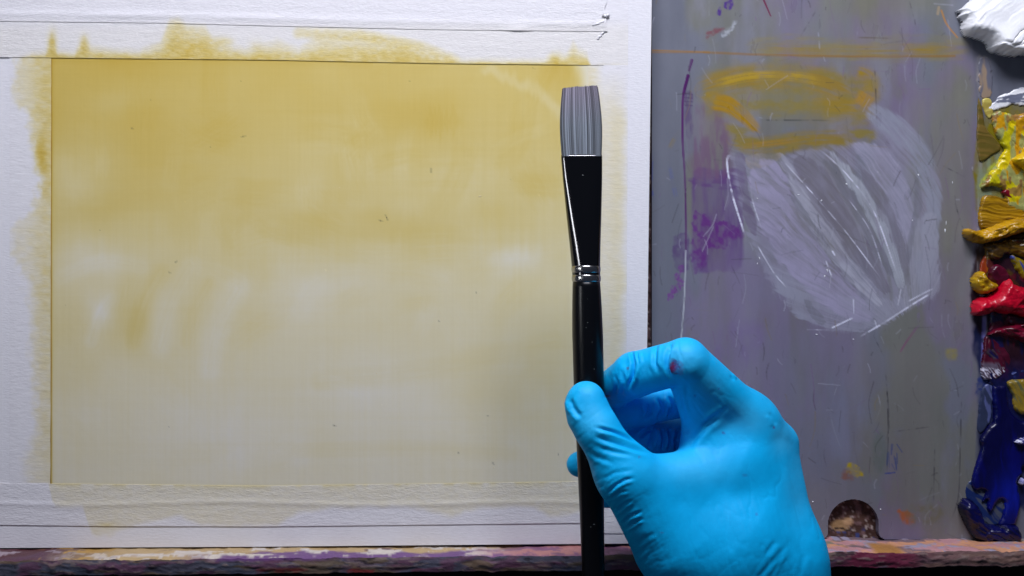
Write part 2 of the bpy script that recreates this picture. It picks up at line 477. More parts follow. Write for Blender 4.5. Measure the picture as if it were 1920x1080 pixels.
def spill(X, Y):
    """wash that ran over the tapes round the picture"""
    n = fbm(X / 9, Y / 5, 201, 4); nn = fbm(X / 30, Y / 30, 205, 4)
    ytop = np.interp(X, [0, 30, 60, 85, 97, 108, 140, 158, 170, 260, 300, 318, 335, 350, 385, 400, 425, 470, 520, 560, 600, 680, 760, 810, 850, 1020, 1036, 1050, 1062, 1075, 1085, 1100, 1110],
                     [108, 112, 98, 96, 62, 92, 96, 64, 86, 92, 78, 38, 36, 46, 46, 70, 80, 92, 72, 92, 64, 62, 76, 98, 110, 112, 98, 112, 100, 80, 94, 98, 122])
    line = np.interp(X, [0, 95, 500, 850, 1135], [107, 108, 112, 119, 122])
    depth = (Y - ytop + 10 * (nn - 0.5))
    t = sstep(-8, 16, depth) * np.where(Y < line + 2, 1, 0)
    dens = t * (0.30 + 0.55 * sstep(0.25, 1.0, (Y - ytop) / np.maximum(line - ytop, 6))) * (0.55 + 0.9 * n)
    for x, y, rx, ry, am in [(98, 82, 8, 22, .5), (158, 84, 8, 16, .5), (360, 88, 40, 22, .35), (418, 78, 16, 8, .4), (330, 60, 14, 20, .25), (1045, 112, 10, 12, .5), (480, 96, 14, 16, .3), (750, 100, 40, 10, .25)]:
        dens = dens + am * np.exp(-((X - x) / rx) ** 2 - ((Y - y) / ry) ** 2) * (0.5 + n)
    dens += 0.16 * sstep(40, 5, np.abs(line - Y)) * sstep(900, 1000, X) * 0
    dens += 0.05 * (Y < line) * sstep(30, 60, Y)
    # a broad faint arc above the picture
    dd, al, sd, L = pl_dist(X, Y, [(560, 62), (680, 66), (790, 88), (850, 112)])
    dens += 0.35 * sstep(16, 2, dd) * (0.4 + n) * (Y < line)
    # left tape
    xl = np.interp(Y, [106, 112, 150, 190, 215, 250, 290, 315, 335, 380, 430, 480, 520, 600, 700, 800, 860, 907],
                   [30, 34, 26, 24, 50, 58, 62, 62, 72, 66, 18, 24, 46, 52, 62, 66, 46, 50])
    t2 = sstep(-10, 18, X - xl + 30 * (fbm(X / 12, Y / 14, 213, 4) - 0.5)) * (Y > line) * (X < 96.5) * (Y < 908)
    vfall = np.interp(Y, [108, 210, 320, 420, 520, 700, 907], [1.0, .9, .9, .55, .6, .45, .35])
    d2 = t2 * vfall * (0.35 + 0.45 * sstep(40, 92, X)) * (0.5 + 1.0 * fbm(X / 14, Y / 8, 211, 5))
    d2 += 0.75 * np.exp(-((X - 78) / 9) ** 2) * sstep(240, 290, Y) * sstep(330, 300, Y) * (0.5 + n)
    dens = np.where((X < 96.5) & (Y > line), d2, dens)
    # bottom tape and the board below it
    base = np.interp(X, [0, 95, 500, 800, 1085, 1200], [906, 907, 911, 907, 903, 902])
    yb = np.interp(X, [0, 90, 98, 104, 155, 165, 172, 180, 205, 240, 290, 340, 380, 520, 560, 620, 760, 850, 900, 1000, 1030, 1090, 1120],
                   [900, 902, 940, 950, 950, 980, 998, 1004, 1003, 990, 975, 968, 985, 984, 962, 952, 948, 968, 950, 950, 968, 960, 900])
    t3 = sstep(8, -8, Y - yb + 10 * (nn - 0.5)) * (Y > base - 1)
    d3 = t3 * (0.13 + 0.12 * n) + 0.32 * np.exp(-np.clip(Y - base, 0, 99) / 4.0) * sstep(96, 110, X) * sstep(1100, 1060, X) * sstep(0.35, 0.6, fbm(X / 28, X * 0, 221, 3)) * (Y > base - 1)
    d3 += 0.25 * np.exp(-((X - 200) / 14) ** 2 - ((Y - 984) / 5) ** 2)
    dens = np.where(Y > base - 1, d3, dens)
    # right-hand tape
    d4 = (0.16 + 0.14 * n) * sstep(1185, 1150, X + 30 * (nn - 0.5)) * sstep(110, 240, Y) * sstep(930, 860, Y)
    d4 += 0.30 * sstep(1135, 1101, X) * sstep(110, 125, Y) * sstep(930, 860, Y) * (.4 + n)
    d4 += 0.12 * np.exp(-((X - 1160) / 14) ** 2) * sstep(150, 260, Y) * sstep(930, 880, Y)
    dens = np.where((X > 1101) & (Y > line) & (Y < base), d4, dens)
    return np.clip(dens, 0, 1.6)

WHITE = np.array([0.80, 0.785, 0.81])
TAPE = np.array([0.785, 0.765, 0.785])
def toned(base, a):
    return base * np.exp(-a[..., None] * A1)

board = empty('painting_board', W(560, 1028, 0),
              label='white board with taped picture panel toned in yellow ochre, standing on the ledge', category='painting')
def sheet(name, xa, xb, ytop, ybot, step, Df, Db, colf, mat, relief=None, xleft=None, xright=None):
    nx = int((xb - xa) / step) + 1
    x = np.linspace(xa, xb, nx)
    yt = ytop(x); yb = ybot(x)
    ny = max(2, int(np.max(yb - yt) / step) + 1)
    t = np.linspace(0, 1, ny)[:, None]
    PX = np.repeat(x[None], ny, 0)
    PY = yt[None] * (1 - t) + yb[None] * t
    if xright is not None:
        xr = xright(PY); xl = xa if xleft is None else xleft(PY)
        PX = xl + (PX - xa) / (xb - xa) * (xr - xl)
    Dd = np.full(PX.shape, Df, float)
    if relief is not None:
        Dd = Dd + relief(PX, PY)
    V, Q, CC = slab(PX, PY, Dd, Db, colf(PX, PY))
    return link(name, make_mesh(name, V, Q, CC), mat, board)
cst = lambda v: (lambda x: np.full_like(x, v))
def curve(xs, ys):
    return lambda x: np.interp(x, xs, ys)
board_bot = curve([-100, 0, 500, 1000, 1240], [1028, 1027.5, 1025, 1020.5, 1019])
sheet('board', -110, 1222, cst(-90), board_bot, 3.0, 0.0, -12.5,
      lambda X, Y: toned(WHITE * 0.985, spill(X, Y) * (Y > 900)) , M_board,
      relief=lambda X, Y: 0.10 * (fbm(X / 60, Y / 60, 301, 3) - 0.5),
      xright=lambda Y: np.interp(Y, [-90, 0, 640, 1030], [1223.5, 1222, 1213.5, 1211]))

def canvas_col(X, Y):
    a = wash(X, Y)
    line = np.interp(X, [0, 95, 500, 850, 1135], [107, 108, 112, 119, 122])
    base = np.interp(X, [0, 95, 500, 800, 1085, 1200], [906, 907, 911, 907, 903, 902])
    a = a + 2.6 * np.exp(-np.clip(X - 95.3, 0, 99) / 1.3) * (.55 + .8 * fbm(Y / 40, Y * 0, 95, 3)) + 0.22 * np.exp(-np.clip(X - 95, 0, 99) / 9) * sstep(800, 300, Y)
    a = a + 0.30 * np.exp(-np.clip(Y - line, 0, 99) / 5.0) * (X < 700)
    a = a + 0.10 * np.exp(-np.clip(base - Y, 0, 99) / 1.5)
    C = toned(WHITE * np.array([0.95, 0.95, 0.93]), a)
    C *= (1 - 0.5 * np.exp(-np.clip(X - 95.0, 0, 99) / 1.2))[..., None]
    rs = np.random.RandomState(5)
    for i in range(16):          # grit and specks caught in the ground
        x = rs.uniform(100, 1075); y = rs.uniform(125, 900); r = rs.uniform(0.8, 1.5)
        m = ((X - x) ** 2 + ((Y - y) * rs.uniform(.7, 1.3)) ** 2) < r * r
        C[m] *= rs.choice([0.6, 0.8, 1.1])
    for x, y, ang, L in [(725, 408, 1.2, 6), (714, 414, .4, 4), (627, 798, .3, 4), (248, 241, .3, 2.5), (330, 491, 2.6, 3), (318, 511, .5, 3), (808, 320, 1.6, 5), (823, 602, .6, 2.5), (860, 849, .2, 2.5), (456, 256, 2.9, 6), (1047, 852, 1.5, 3), (925, 869, .9, 3), (768, 152, .2, 2)]:
        dx = (X - x) * math.cos(ang) + (Y - y) * math.sin(ang); dy = -(X - x) * math.sin(ang) + (Y - y) * math.cos(ang)
        m = (np.abs(dx) < L) & (np.abs(dy) < 1.4)
        C[m] *= 0.72
    return C
sheet('picture_panel', 60, 1140, cst(80), cst(945), 1.9, 0.22, -0.2, canvas_col, M_canvas,
      relief=lambda X, Y: 0.03 * (fbm(X / 4.5, Y / 300, 401, 2) - 0.5) + 0.015 * (fbm(X / 300, Y / 5, 402, 2) - 0.5) + 0.05 * (fbm(X / 14, Y / 14, 403, 3) - 0.5))

tape_relief = lambda X, Y: 0.08 * (fbm(X / 40, Y / 9, 411, 4) - 0.5) + 0.04 * (fbm(X / 9, Y / 4, 412, 3) - 0.5)
tape_relief_v = lambda X, Y: 0.06 * (fbm(X / 24, Y / 9, 421, 4) - 0.5) + 0.04 * (fbm(X / 9, Y / 3.6, 422, 3) - 0.5)
tcol = lambda X, Y: toned(TAPE, spill(X, Y))
upper = curve([-110, 0, 300, 560, 800, 1150], [37, 39.5, 43, 49.5, 55, 59])
lower = curve([-110, 0, 95, 500, 850, 1150], [106, 107, 108, 112, 119, 122])
sheet('tape_strip', 18, 95, cst(60), cst(950), 1.9, 0.32, 0.05, tcol, M_tape_v, tape_relief_v,
      xleft=lambda Y: 18 + 0 * Y, xright=lambda Y: 95 - 1.5 * (Y - 500) / 400 * 0.6 + 0.8 * (fbm(Y / 30, Y * 0, 31, 3) - 0.5))
sheet('tape_strip', 1103, 1176, cst(-90), cst(1000), 1.9, 0.36, 0.05, tcol, M_tape_v, tape_relief_v,
      xleft=lambda Y: 1103 + 0 * Y, xright=lambda Y: 1178 - 5 * Y / 1000)
torn = lambda seed, x0, amp: (lambda Y: x0 + amp * (fbm(Y / 18, Y * 0 + 3, seed, 2) - 0.5))
sheet('tape_strip', -105, 1135, upper, lower, 1.9, 0.58, 0.1, tcol, M_tape, tape_relief, xright=torn(51, 1133, 9))
def puffs(X, Y):
    r = tape_relief(X, Y)
    yy = upper(X)
    r = r + 0.25 * np.exp(-((yy - Y - 14) / 7) ** 2) * (0.5 + fbm(X / 120, Y * 0, 60, 2))
    r = r + 0.4 * np.exp(-((X - 972) / 22) ** 2) * sstep(16, 0, yy - Y)
    r = r + 0.12 * sstep(1105, 1136, X) * fbm(X / 8, Y / 8, 61, 3)
    return r
sheet('tape_strip', -105, 1137, cst(-85), upper, 1.9, 0.82, 0.1, tcol, M_tape, puffs, xright=torn(57, 1136, 10))
fold = lambda X, Y: tape_relief(X, Y) + 0.22 * np.exp(-((Y - 944 - 3 * np.sin(X / 90)) / 5) ** 2)
sheet('tape_strip', -105, 1211, curve([-110, 0, 95, 500, 800, 1085, 1240], [905, 906, 907, 911, 907, 903, 901]),
      curve([-110, 0, 200, 500, 1085, 1240], [983, 984, 986.5, 987, 980.5, 979]), 1.9, 0.42, 0.1, tcol, M_tape, fold)

# torn paper curls at the ends of the tapes, crumbs on the picture
def curl(px, py, w, h, ang, lift, d0):
    n = 9
    t = np.linspace(0, 1, n); V = []; 
    for i in range(n):
        for s in (-1, 1):
            x = px + math.cos(ang) * (t[i] - .5) * w - math.sin(ang) * s * h * .5 * (1 - .6 * abs(t[i] - .5)) + 1.5 * math.sin(i * 2.1)
            y = py + math.sin(ang) * (t[i] - .5) * w + math.cos(ang) * s * h * .5 * (1 - .6 * abs(t[i] - .5))
            V.append(W(x, y, d0 + 0.30 * lift * (math.sin(math.pi * t[i]) * (1 if s > 0 else .2) + (0.3 if s > 0 else 0))))
    Q = [[2 * i, 2 * i + 1, 2 * i + 3, 2 * i + 2] for i in range(n - 1)]
    me = make_mesh('torn_paper', np.array(V), np.array(Q), np.ones((len(V), 3)) * TAPE)
    o = link('torn_paper', me, M_tape, board)
    so = o.modifiers.new('thickness', 'SOLIDIFY'); so.thickness = 0.00012
for a in [(1136, 29, 15, 7, -.15, .9, 1.0), (1122, 43, 26, 4.5, -.35, .8, 1.0), (1126, 66, 20, 4, -.9, .5, .70), (975, 54, 24, 5, .04, .5, 1.0)]:
    curl(*a)

def crumb_mesh(rad, seed):
    rs = np.random.RandomState(seed)
    import bmesh
    bm = bmesh.new(); bmesh.ops.create_icosphere(bm, subdivisions=1, radius=rad)
    for v in bm.verts:
        v.co *= rs.uniform(.7, 1.2)
    me = bpy.data.meshes.new('crumb'); bm.to_mesh(me); bm.free()
    return me
M_crumb = plain_mat('dry_paint_crumb', tuple(lin(214, 196, 150)), 0.6)
M_crumb_d = plain_mat('dark_grit', tuple(lin(98, 84, 58)), 0.7)
cm = crumb_mesh(0.0004, 2); cm.materials.append(M_crumb)
cd = crumb_mesh(0.0004, 3); cd.materials.append(M_crumb_d)
for (x, y, sx, sz, dark) in [(900, 368, 2.4, 1.0, 0), (725, 408, .9, 1.5, 1), (714, 414, .9, .8, 1), (627, 798, 1.0, .7, 1), (706, 700, .8, .6, 0), (637, 352, 1, .4, 0), (926, 877, .7, .7, 0), (860, 849, .5, .5, 1), (823, 602, .5, .6, 1), (455, 256, 1.2, .4, 1), (584, 767, 1.0, .4, 0), (1047, 852, .4, .9, 1), (330, 491, .6, .4, 1), (247, 241, .5, .5, 1)]:
    o = bpy.data.objects.new('crumb', cd if dark else cm); col.objects.link(o)
    o.location = W(x, y, 0.3); o.scale = (sx * (.75 if dark else 1), .5, sz * (.75 if dark else 1)); o.rotation_euler = (0, random.uniform(-.4, .4), 0)
    o.parent = board; o.matrix_parent_inverse = board.matrix_world.inverted()

# ---------------------------------------------------------------- palette
PD = -13.5
palette = empty('glass_palette', W(1570, 1012, PD),
                label='grey scratched palette smeared with violet, white and ochre, half-round notch at its bottom', category='palette')
st = 1.55
x = np.arange(1222.5, 2070, st); y = np.concatenate([np.arange(-90, 1011, st), [1011.5]])
X, Y = np.meshgrid(x, y)
# thumb notch
def notch(X, Y):      # negative inside the cut-out
    arch = np.where(Y < 984, np.hypot(X - 1600, Y - 984) - 47.5, np.abs(X - 1600) - 47.5)
    fl = np.abs(X - 1600) - (47.5 + 14 - np.sqrt(np.clip(14 ** 2 - np.clip(Y - 998, 0, 14) ** 2, 0, None)))
    return np.where(Y > 998, fl, arch)
f = notch(X, Y)
cf = (f[:-1, :-1] + f[1:, :-1] + f[1:, 1:] + f[:-1, 1:]) / 4
keep = cf > 0
gy, gx = np.gradient(f, st, st)
push = np.where(f < 0, -f, 0)
push = np.where(push < 3, push, 0)
XN = X + gx * push; YN = np.minimum(Y + gy * push, 1011.5)

C = np.ones(X.shape + (3,)) * np.array([0.166, 0.175, 0.214])
big = fbm(X / 120, Y / 200, 501, 6); big2 = fbm(X / 90, Y / 170, 511, 6); big3 = fbm(X / 70, Y / 220, 521, 6)
inner = sstep(1278, 1292, X) * sstep(1840, 1826, X)
C = over(C, inner * sstep(0.42, 0.60, big) * 0.85, (0.190, 0.150, 0.235))
C = over(C, inner * sstep(0.45, 0.62, big2) * 0.7, (0.172, 0.172, 0.135))
C = over(C, inner * sstep(0.48, 0.64, big3) * 0.6, (0.225, 0.225, 0.28))
C = over(C, sstep(1500, 1560, X) * sstep(1820, 1740, X) * sstep(60, 0, Y) * 0.5, (0.20, 0.20, 0.12))
C = over(C, sstep(1735, 1780, X) * sstep(1835, 1815, X) * sstep(90, 200, Y) * sstep(720, 480, Y) * 0.5, (0.17, 0.17, 0.12))
C *= (1 + 0.05 * (fbm(X / 9, Y / 260, 531, 4) - 0.5) * 2 * inner + 0.10 * (fbm(X / 55, Y / 300, 533, 4) - .5) * inner + 0.05 * (fbm(X / 40, Y / 90, 541, 4) - .5))[..., None]
H = np.zeros(X.shape)      # relief in mm

def open_smooth(pts, n=8):
    P = np.asarray(pts, float)
    if len(P) < 3:
        return P
    Q = np.concatenate([[2 * P[0] - P[1]], P, [2 * P[-1] - P[-2]]]); out = []
    for i in range(1, len(Q) - 2):
        p0, p1, p2, p3 = Q[i - 1:i + 3]
        for k in range(n):
            t = k / n
            out.append(0.5 * ((2 * p1) + (-p0 + p2) * t + (2 * p0 - 5 * p1 + 4 * p2 - p3) * t * t + (-p0 + 3 * p1 - 3 * p2 + p3) * t ** 3))
    return np.array(out + [P[-1]])

def paint(pts, w, color, alpha, streak=0.5, soft=0.4, taper=0.0, seed=0, ridge=0.0, fs=3.0, al_s=90.0, jitter=0.0):
    global C, H
    P = open_smooth(pts)
    m = w + 6
    ix = np.where((x > P[:, 0].min() - m) & (x < P[:, 0].max() + m))[0]
    iy = np.where((y > P[:, 1].min() - m) & (y < P[:, 1].max() + m))[0]
    if len(ix) == 0 or len(iy) == 0:
        return
    sl = (slice(iy[0], iy[-1] + 1), slice(ix[0], ix[-1] + 1))
    XX = X[sl]; YY = Y[sl]
    if jitter:
        XX = XX + jitter * (fbm(XX / 7, YY / 7, seed + 3, 3) - .5); YY = YY + jitter * (fbm(XX / 7, YY / 7, seed + 9, 3) - .5)
    dd, al, sd, L = pl_dist(XX, YY, P)
    t = al / max(L, 1e-6)
    ww = w / 2 * (1 - taper * t)
    ww = np.maximum(ww, 0.4)
    a = 1 - sstep(ww * (1 - soft), ww + 0.9, dd)
    if w <= 10 and streak >= .35:     # thin lines skip and swell
        a = a * np.clip(.15 + 1.15 * sstep(.30, .55, fbm(al / 16, al * 0, seed + 43, 3)), 0, 1) * sstep(-.01, .12, t) * sstep(1.01, .85, t)
    if w > 10:      # broken, patchy drag of a nearly dry brush
        a = a * (0.45 + .8 * sstep(.28, .66, fbm(XX / 34, YY / 34, seed + 40, 4)))
        a = a * sstep(-.02, .10, t + .06 * (fbm(sd / 3, sd * 0, seed + 41, 2) - .3)) * sstep(1.02, .88, t + .10 * (fbm(sd / 3, sd * 0, seed + 42, 2) - .5))
    if streak:
        s = fbm(sd / fs + 50, al / al_s, seed, 3)
        a = a * np.clip(1 - streak + streak * 2.2 * sstep(0.3, 0.68, s), 0, 1.3)
    a = np.clip(a * alpha, 0, 1)
    C[sl] = over(C[sl], a, color)
    H[sl] += ridge * a

def blot(poly, color, alpha, soft=8, nsc=(20, 20), namp=14, seed=0, thr=None, ridge=0.0):
    global C, H
    P = smooth_poly(poly, 4)
    ix = np.where((x > P[:, 0].min() - 25) & (x < P[:, 0].max() + 25))[0]
    iy = np.where((y > P[:, 1].min() - 25) & (y < P[:, 1].max() + 25))[0]
    sl = (slice(iy[0], iy[-1] + 1), slice(ix[0], ix[-1] + 1))
    XX = X[sl]; YY = Y[sl]
    s = poly_sd(XX, YY, P) + namp * (fbm(XX / nsc[0], YY / nsc[1], seed, 4) - 0.5)
    a = sstep(-soft / 2, soft / 2, s)
    if thr is not None:
        a = a * (1 - thr + thr * 2 * sstep(0.3, 0.7, fbm(XX / nsc[0], YY / nsc[1], seed + 5, 4)))
    a = np.clip(a * alpha, 0, 1)
    C[sl] = over(C[sl], a, color)
    H[sl] += ridge * a

for k, (xa, ya, xb, yb, cc, al_) in enumerate([(1296, 480, 1480, 1000, (122, 112, 138), .6), (1430, 560, 1640, 1000, (112, 106, 120), .5), (1440, 620, 1600, 900, (110, 112, 132), .3), (1600, 640, 1760, 900, (118, 112, 112), .3), (1700, 150, 1820, 500, (124, 124, 112), .4), (1360, 0, 1560, 90, (118, 120, 128), .4), (1480, 20, 1700, 130, (124, 124, 104), .35), (1560, 800, 1720, 1000, (104, 102, 100), .35), (1300, 180, 1420, 300, (128, 118, 112), .35)]):
    XX = X + 60 * (fbm(X / 60, Y / 60, 560 + k, 3) - .5); YY = Y + 60 * (fbm(X / 60, Y / 60, 570 + k, 3) - .5)
    a_ = sstep(xa - 10, xa + 25, XX) * sstep(xb + 10, xb - 25, XX) * sstep(ya - 30, ya + 40, YY) * sstep(yb + 30, yb - 40, YY)
    C = over(C, a_ * al_ * (.3 + 1.2 * fbm(X / 12, Y / 120, 580 + k, 4)), lin(*cc) * 1.1)
OC = lin(152, 124, 34); OL = lin(142, 122, 62); VI = lin(84, 44, 112); LAV = lin(172, 166, 196); WHT = lin(215, 215, 232)
# violet ground strokes
blot([(1300, 322), (1345, 318), (1392, 322), (1393, 400), (1390, 500), (1345, 508), (1299, 506), (1298, 410)], lin(96, 66, 122), 0.6, 7, (12, 60), 8, 5, 0.3)
blot([(1300, 404), (1340, 412), (1384, 424), (1394, 440), (1360, 462), (1330, 472), (1318, 500), (1300, 505)], lin(98, 42, 120), 0.55, 6, (8, 11), 22, 6, 0.6)
blot([(1300, 330), (1390, 325), (1390, 352), (1300, 350)], lin(92, 50, 116), 0.35, 6, (16, 6), 14, 16, 0.7)
blot([(1262, 450), (1290, 440), (1290, 505), (1266, 500)], VI, 0.45, 4, (12, 12), 8, 7, 0.4)
blot([(1300, 210), (1345, 200), (1370, 260), (1372, 325), (1300, 328)], lin(112, 84, 112), 0.45, 20, (8, 40), 14, 8, 0.7)
blot([(1292, 520), (1560, 530), (1560, 760), (1292, 780)], lin(122, 112, 140), 0.30, 60, (30, 120), 40, 9, 0.8)
blot([(1340, 620), (1430, 610), (1420, 680), (1350, 680)], lin(120, 100, 146), 0.30, 30, (14, 40), 20, 10, 0.6)
blot([(1560, 720), (1620, 720), (1620, 850), (1560, 850)], lin(124, 126, 150), 0.30, 40, (20, 70), 30, 12, 0.6)
# ochre bars and loop
blot([(1318, 150), (1400, 122), (1500, 120), (1600, 140), (1642, 150), (1640, 215), (1600, 232), (1500, 225), (1420, 215), (1340, 215)], lin(134, 120, 62), .68, 30, (26, 14), 26, 960, .35)
blot([(1365, 235), (1440, 255), (1620, 240), (1630, 268), (1500, 285), (1400, 285)], lin(134, 120, 66), .65, 18, (26, 12), 20, 961, .6)
blot([(1420, 70), (1600, 74), (1790, 68), (1800, 108), (1600, 112), (1420, 106)], lin(136, 126, 84), .40, 16, (40, 8), 16, 962, .6)
paint([(1420, 93), (1600, 96), (1800, 92)], 34, OL, 0.45, 0.7, 0.8, 0, 21, 0, 4)
paint([(1690, 92), (1800, 94)], 30, OC, 0.40, 0.5, 0.8, 0, 22)
paint([(1222, 96), (1330, 98)], 7, lin(156, 114, 50), 0.65, 0.3, 0.5, 0.5, 23, 0.05)
paint([(1320, 98), (1440, 103), (1620, 106), (1790, 105)], 4.5, lin(142, 106, 50), 0.55, 0.3, 0.5, 0, 24, 0.05)
paint([(1605, 70), (1680, 72)], 3, lin(92, 80, 52), .6, .4, .5, .5, 25)
paint([(1318, 168), (1390, 148), (1450, 143), (1530, 150), (1600, 178)], 62, lin(146, 120, 50), 0.66, 0.6, 0.7, 0, 26, 0.04, 6, 200)
paint([(1350, 156), (1410, 143), (1480, 143), (1540, 152)], 22, lin(172, 142, 44), 0.6, 0.8, 0.7, 0, 27, 0.08, 2.2, 200)
paint([(1604, 136), (1626, 146), (1632, 165), (1624, 192), (1606, 204)], 46, OC, 0.66, 0.4, 0.8, 0, 28, .04)
paint([(1628, 176), (1614, 200)], 44, lin(176, 130, 16), 0.8, 0.3, 0.8, 0.1, 29, .08)
paint([(1520, 196), (1610, 200)], 54, OC, 0.45, 0.6, 0.8, 0, 30)
paint([(1336, 188), (1372, 200), (1424, 246)], 42, lin(160, 124, 34), 0.8, 0.4, 0.4, 0.5, 31, .08, 2.5)
paint([(1320, 176), (1345, 200)], 30, OC, 0.45, 0.5, 0.8, 0, 32)
paint([(1372, 262), (1430, 272), (1510, 262), (1600, 258)], 42, lin(142, 118, 52), 0.55, 0.7, 0.8, 0, 33)
paint([(1390, 275), (1500, 262)], 12, lin(166, 126, 44), 0.4, 0.7, 0.7, 0, 34)
paint([(1550, 222), (1640, 215)], 20, OL, 0.3, 0.7, 0.8, 0, 35)
paint([(1254, 280), (1272, 250), (1300, 225)], 9, OL, 0.4, .6, .6, 0, 36)
# thin lines
paint([(1297, 113), (1292, 132)], 6, lin(80, 20, 92), 0.9, 0.2, 0.4, 0.4, 41, .1)
paint([(1290, 142), (1281, 180), (1280, 260), (1284, 330), (1286, 400), (1286, 470)], 4.6, lin(88, 34, 100), 0.9, 0.2, 0.3, 0.5, 42, .12)
paint([(1290, 142), (1282, 176)], 6.5, lin(74, 20, 88), 0.9, 0.2, 0.3, 0.3, 43, .1)
paint([(1286, 470), (1283, 560), (1277, 640)], 2.4, lin(186, 190, 196), 0.7, 0, 0.3, 0, 44, .15)
paint([(1226, 282), (1221, 320), (1223, 360), (1229, 378)], 6, lin(84, 92, 150), 0.6, 0.5, 0.5, 0, 45)
paint([(1254, 310), (1262, 345), (1268, 372)], 9, lin(96, 104, 150), 0.4, 0.7, 0.5, 0, 46)
paint([(1432, 0), (1445, 30)], 3, lin(110, 36, 70), 0.9, 0.2, 0.3, 0.5, 47)
blot([(1360, 4), (1372, 0), (1372, 18), (1358, 16)], lin(78, 50, 126), .7, 3, (5, 8), 8, 48, .7)
blot([(1346, 14), (1352, 14), (1351, 28), (1346, 28)], lin(78, 50, 126), .7, 3, (5, 8), 6, 49, .7)
blot([(1325, 62), (1345, 52), (1358, 54), (1340, 64), (1326, 72)], lin(120, 76, 84), .6, 4, (6, 6), 8, 50, .6)
blot([(1355, 70), (1375, 55), (1380, 38), (1366, 50), (1352, 60)], lin(168, 172, 180), .5, 4, (6, 6), 8, 51, .7)
for k, (yy, xx) in enumerate([(505, 1277), (520, 1270), (532, 1276), (545, 1262), (556, 1256), (540, 1270)]):
    blot([(xx - 5, yy - 5), (xx + 4, yy - 8), (xx + 6, yy + 3), (xx - 3, yy + 7)], lin(122, 62, 140), .5, 2, (4, 4), 8, 52 + k, .6)
for i in range(4):
    paint([(1284, 176 + 7 * i), (1298, 177 + 7 * i)], 1.6, lin(70, 40, 90), .6, 0, .4, 0, 60 + i)
blot([(1284, 178), (1298, 180), (1298, 250), (1286, 252)], lin(92, 70, 110), .45, 4, (5, 20), 6, 66, .6)
# scraped white film, sweeping blades that meet low on the right
def scrape(poly, color, alpha, seed, ang=0.95, soft=3.0, namp=10, thr=.5, along=70.0, across=4.0, arc=False):
    """film with knife-drawn edges: noise stretched along the sweep"""
    global C, H
    P = smooth_poly(poly, 4)
    ix = np.where((x > P[:, 0].min() - 25) & (x < P[:, 0].max() + 25))[0]
    iy = np.where((y > P[:, 1].min() - 25) & (y < P[:, 1].max() + 25))[0]
    sl = (slice(iy[0], iy[-1] + 1), slice(ix[0], ix[-1] + 1))
    XX = X[sl]; YY = Y[sl]
    wob = 14 * (fbm(XX / 60, YY / 60, seed + 8, 3) - .5)
    U = np.hypot(XX - 1715, YY - 640); V = np.arctan2(YY - 640, XX - 1715) * 260 + wob
    if arc:      # outer strokes sweep round instead of running to the meeting point
        V = np.hypot(XX - 1300, YY - 600) + wob; U = np.arctan2(YY - 600, XX - 1300) * 420
    n1 = fbm(U / along, V / across + 30, seed, 4); n2 = fbm(U / (along * .4), V / (across * 3) + 9, seed + 2, 4); n3 = fbm(XX / 30, YY / 30, seed + 4, 4)
    sdv = poly_sd(XX, YY, P) + namp * (n2 - .5) + namp * .6 * (n1 - .5)
    a = sstep(-soft / 2, soft / 2, sdv) * (1 - thr + thr * (1.1 * sstep(.32, .62, n1) + .7 * sstep(.3, .7, n3)))
    a = np.clip(a * alpha, 0, 1)
    C[sl] = over(C[sl], a, color)
    H[sl] += 0.05 * a
film = [(1368, 292), (1400, 430), (1440, 520), (1490, 585), (1555, 618), (1640, 612), (1700, 580), (1758, 546), (1760, 440), (1766, 370), (1742, 290), (1705, 232), (1640, 196), (1622, 214), (1642, 262), (1600, 268), (1500, 285), (1440, 302), (1385, 290)]
G = np.array([0.160, 0.162, 0.192])
GV = np.array([0.165, 0.150, 0.190])
scrape(film, lin(146, 144, 162), 0.46, 70, soft=10, namp=14, thr=.7, arc=True)
scrape([(1640, 198), (1705, 238), (1742, 292), (1764, 372), (1758, 450), (1742, 540), (1712, 556), (1722, 470), (1736, 380), (1716, 310), (1672, 256), (1632, 222)], lin(146, 150, 164), .48, 171, 1.2, 9, 14, .8, arc=True)
scrape([(1700, 440), (1745, 400), (1758, 450), (1756, 545), (1700, 578), (1690, 560), (1706, 500)], lin(156, 156, 170), .5, 172, 1.2, 7, 16, .6)
scrape([(1440, 500), (1500, 520), (1600, 560), (1690, 560), (1700, 578), (1640, 614), (1556, 618), (1490, 582)], lin(150, 150, 166), .6, 173, .8, 6, 20, .6)
scrape([(1405, 326), (1455, 303), (1475, 340), (1500, 400), (1545, 470), (1600, 545), (1640, 592), (1600, 604), (1530, 562), (1470, 500), (1425, 430)], lin(160, 154, 180), .58, 174, 1.0, 8, 20, .7)
scrape([(1465, 300), (1482, 308), (1545, 400), (1600, 480), (1652, 562), (1628, 562), (1566, 490), (1508, 410)], lin(170, 170, 184), .55, 175, 1.0, 6, 16, .7)
scrape([(1488, 305), (1528, 298), (1575, 365), (1620, 440), (1668, 538), (1640, 540), (1588, 470), (1528, 385)], GV, .50, 176, 1.0, 4, 16, .4)
scrape([(1545, 298), (1585, 325), (1632, 400), (1672, 480), (1686, 534), (1660, 500), (1606, 420), (1560, 340)], G, .55, 177, 1.0, 4, 14, .4)
scrape([(1558, 285), (1600, 325), (1645, 385), (1682, 460), (1694, 532), (1682, 532), (1660, 472), (1618, 390), (1580, 330)], lin(168, 172, 182), .58, 178, 1.0, 4, 12, .6)
scrape([(1600, 296), (1660, 366), (1702, 456), (1704, 532), (1692, 500), (1650, 400)], GV, .42, 179, 1.1, 3, 12, .5)
scrape([(1600, 270), (1640, 270), (1690, 318), (1714, 390), (1706, 452), (1690, 440), (1668, 370), (1626, 312)], lin(160, 157, 178), .55, 180, 1.0, 7, 12, .6, arc=True)
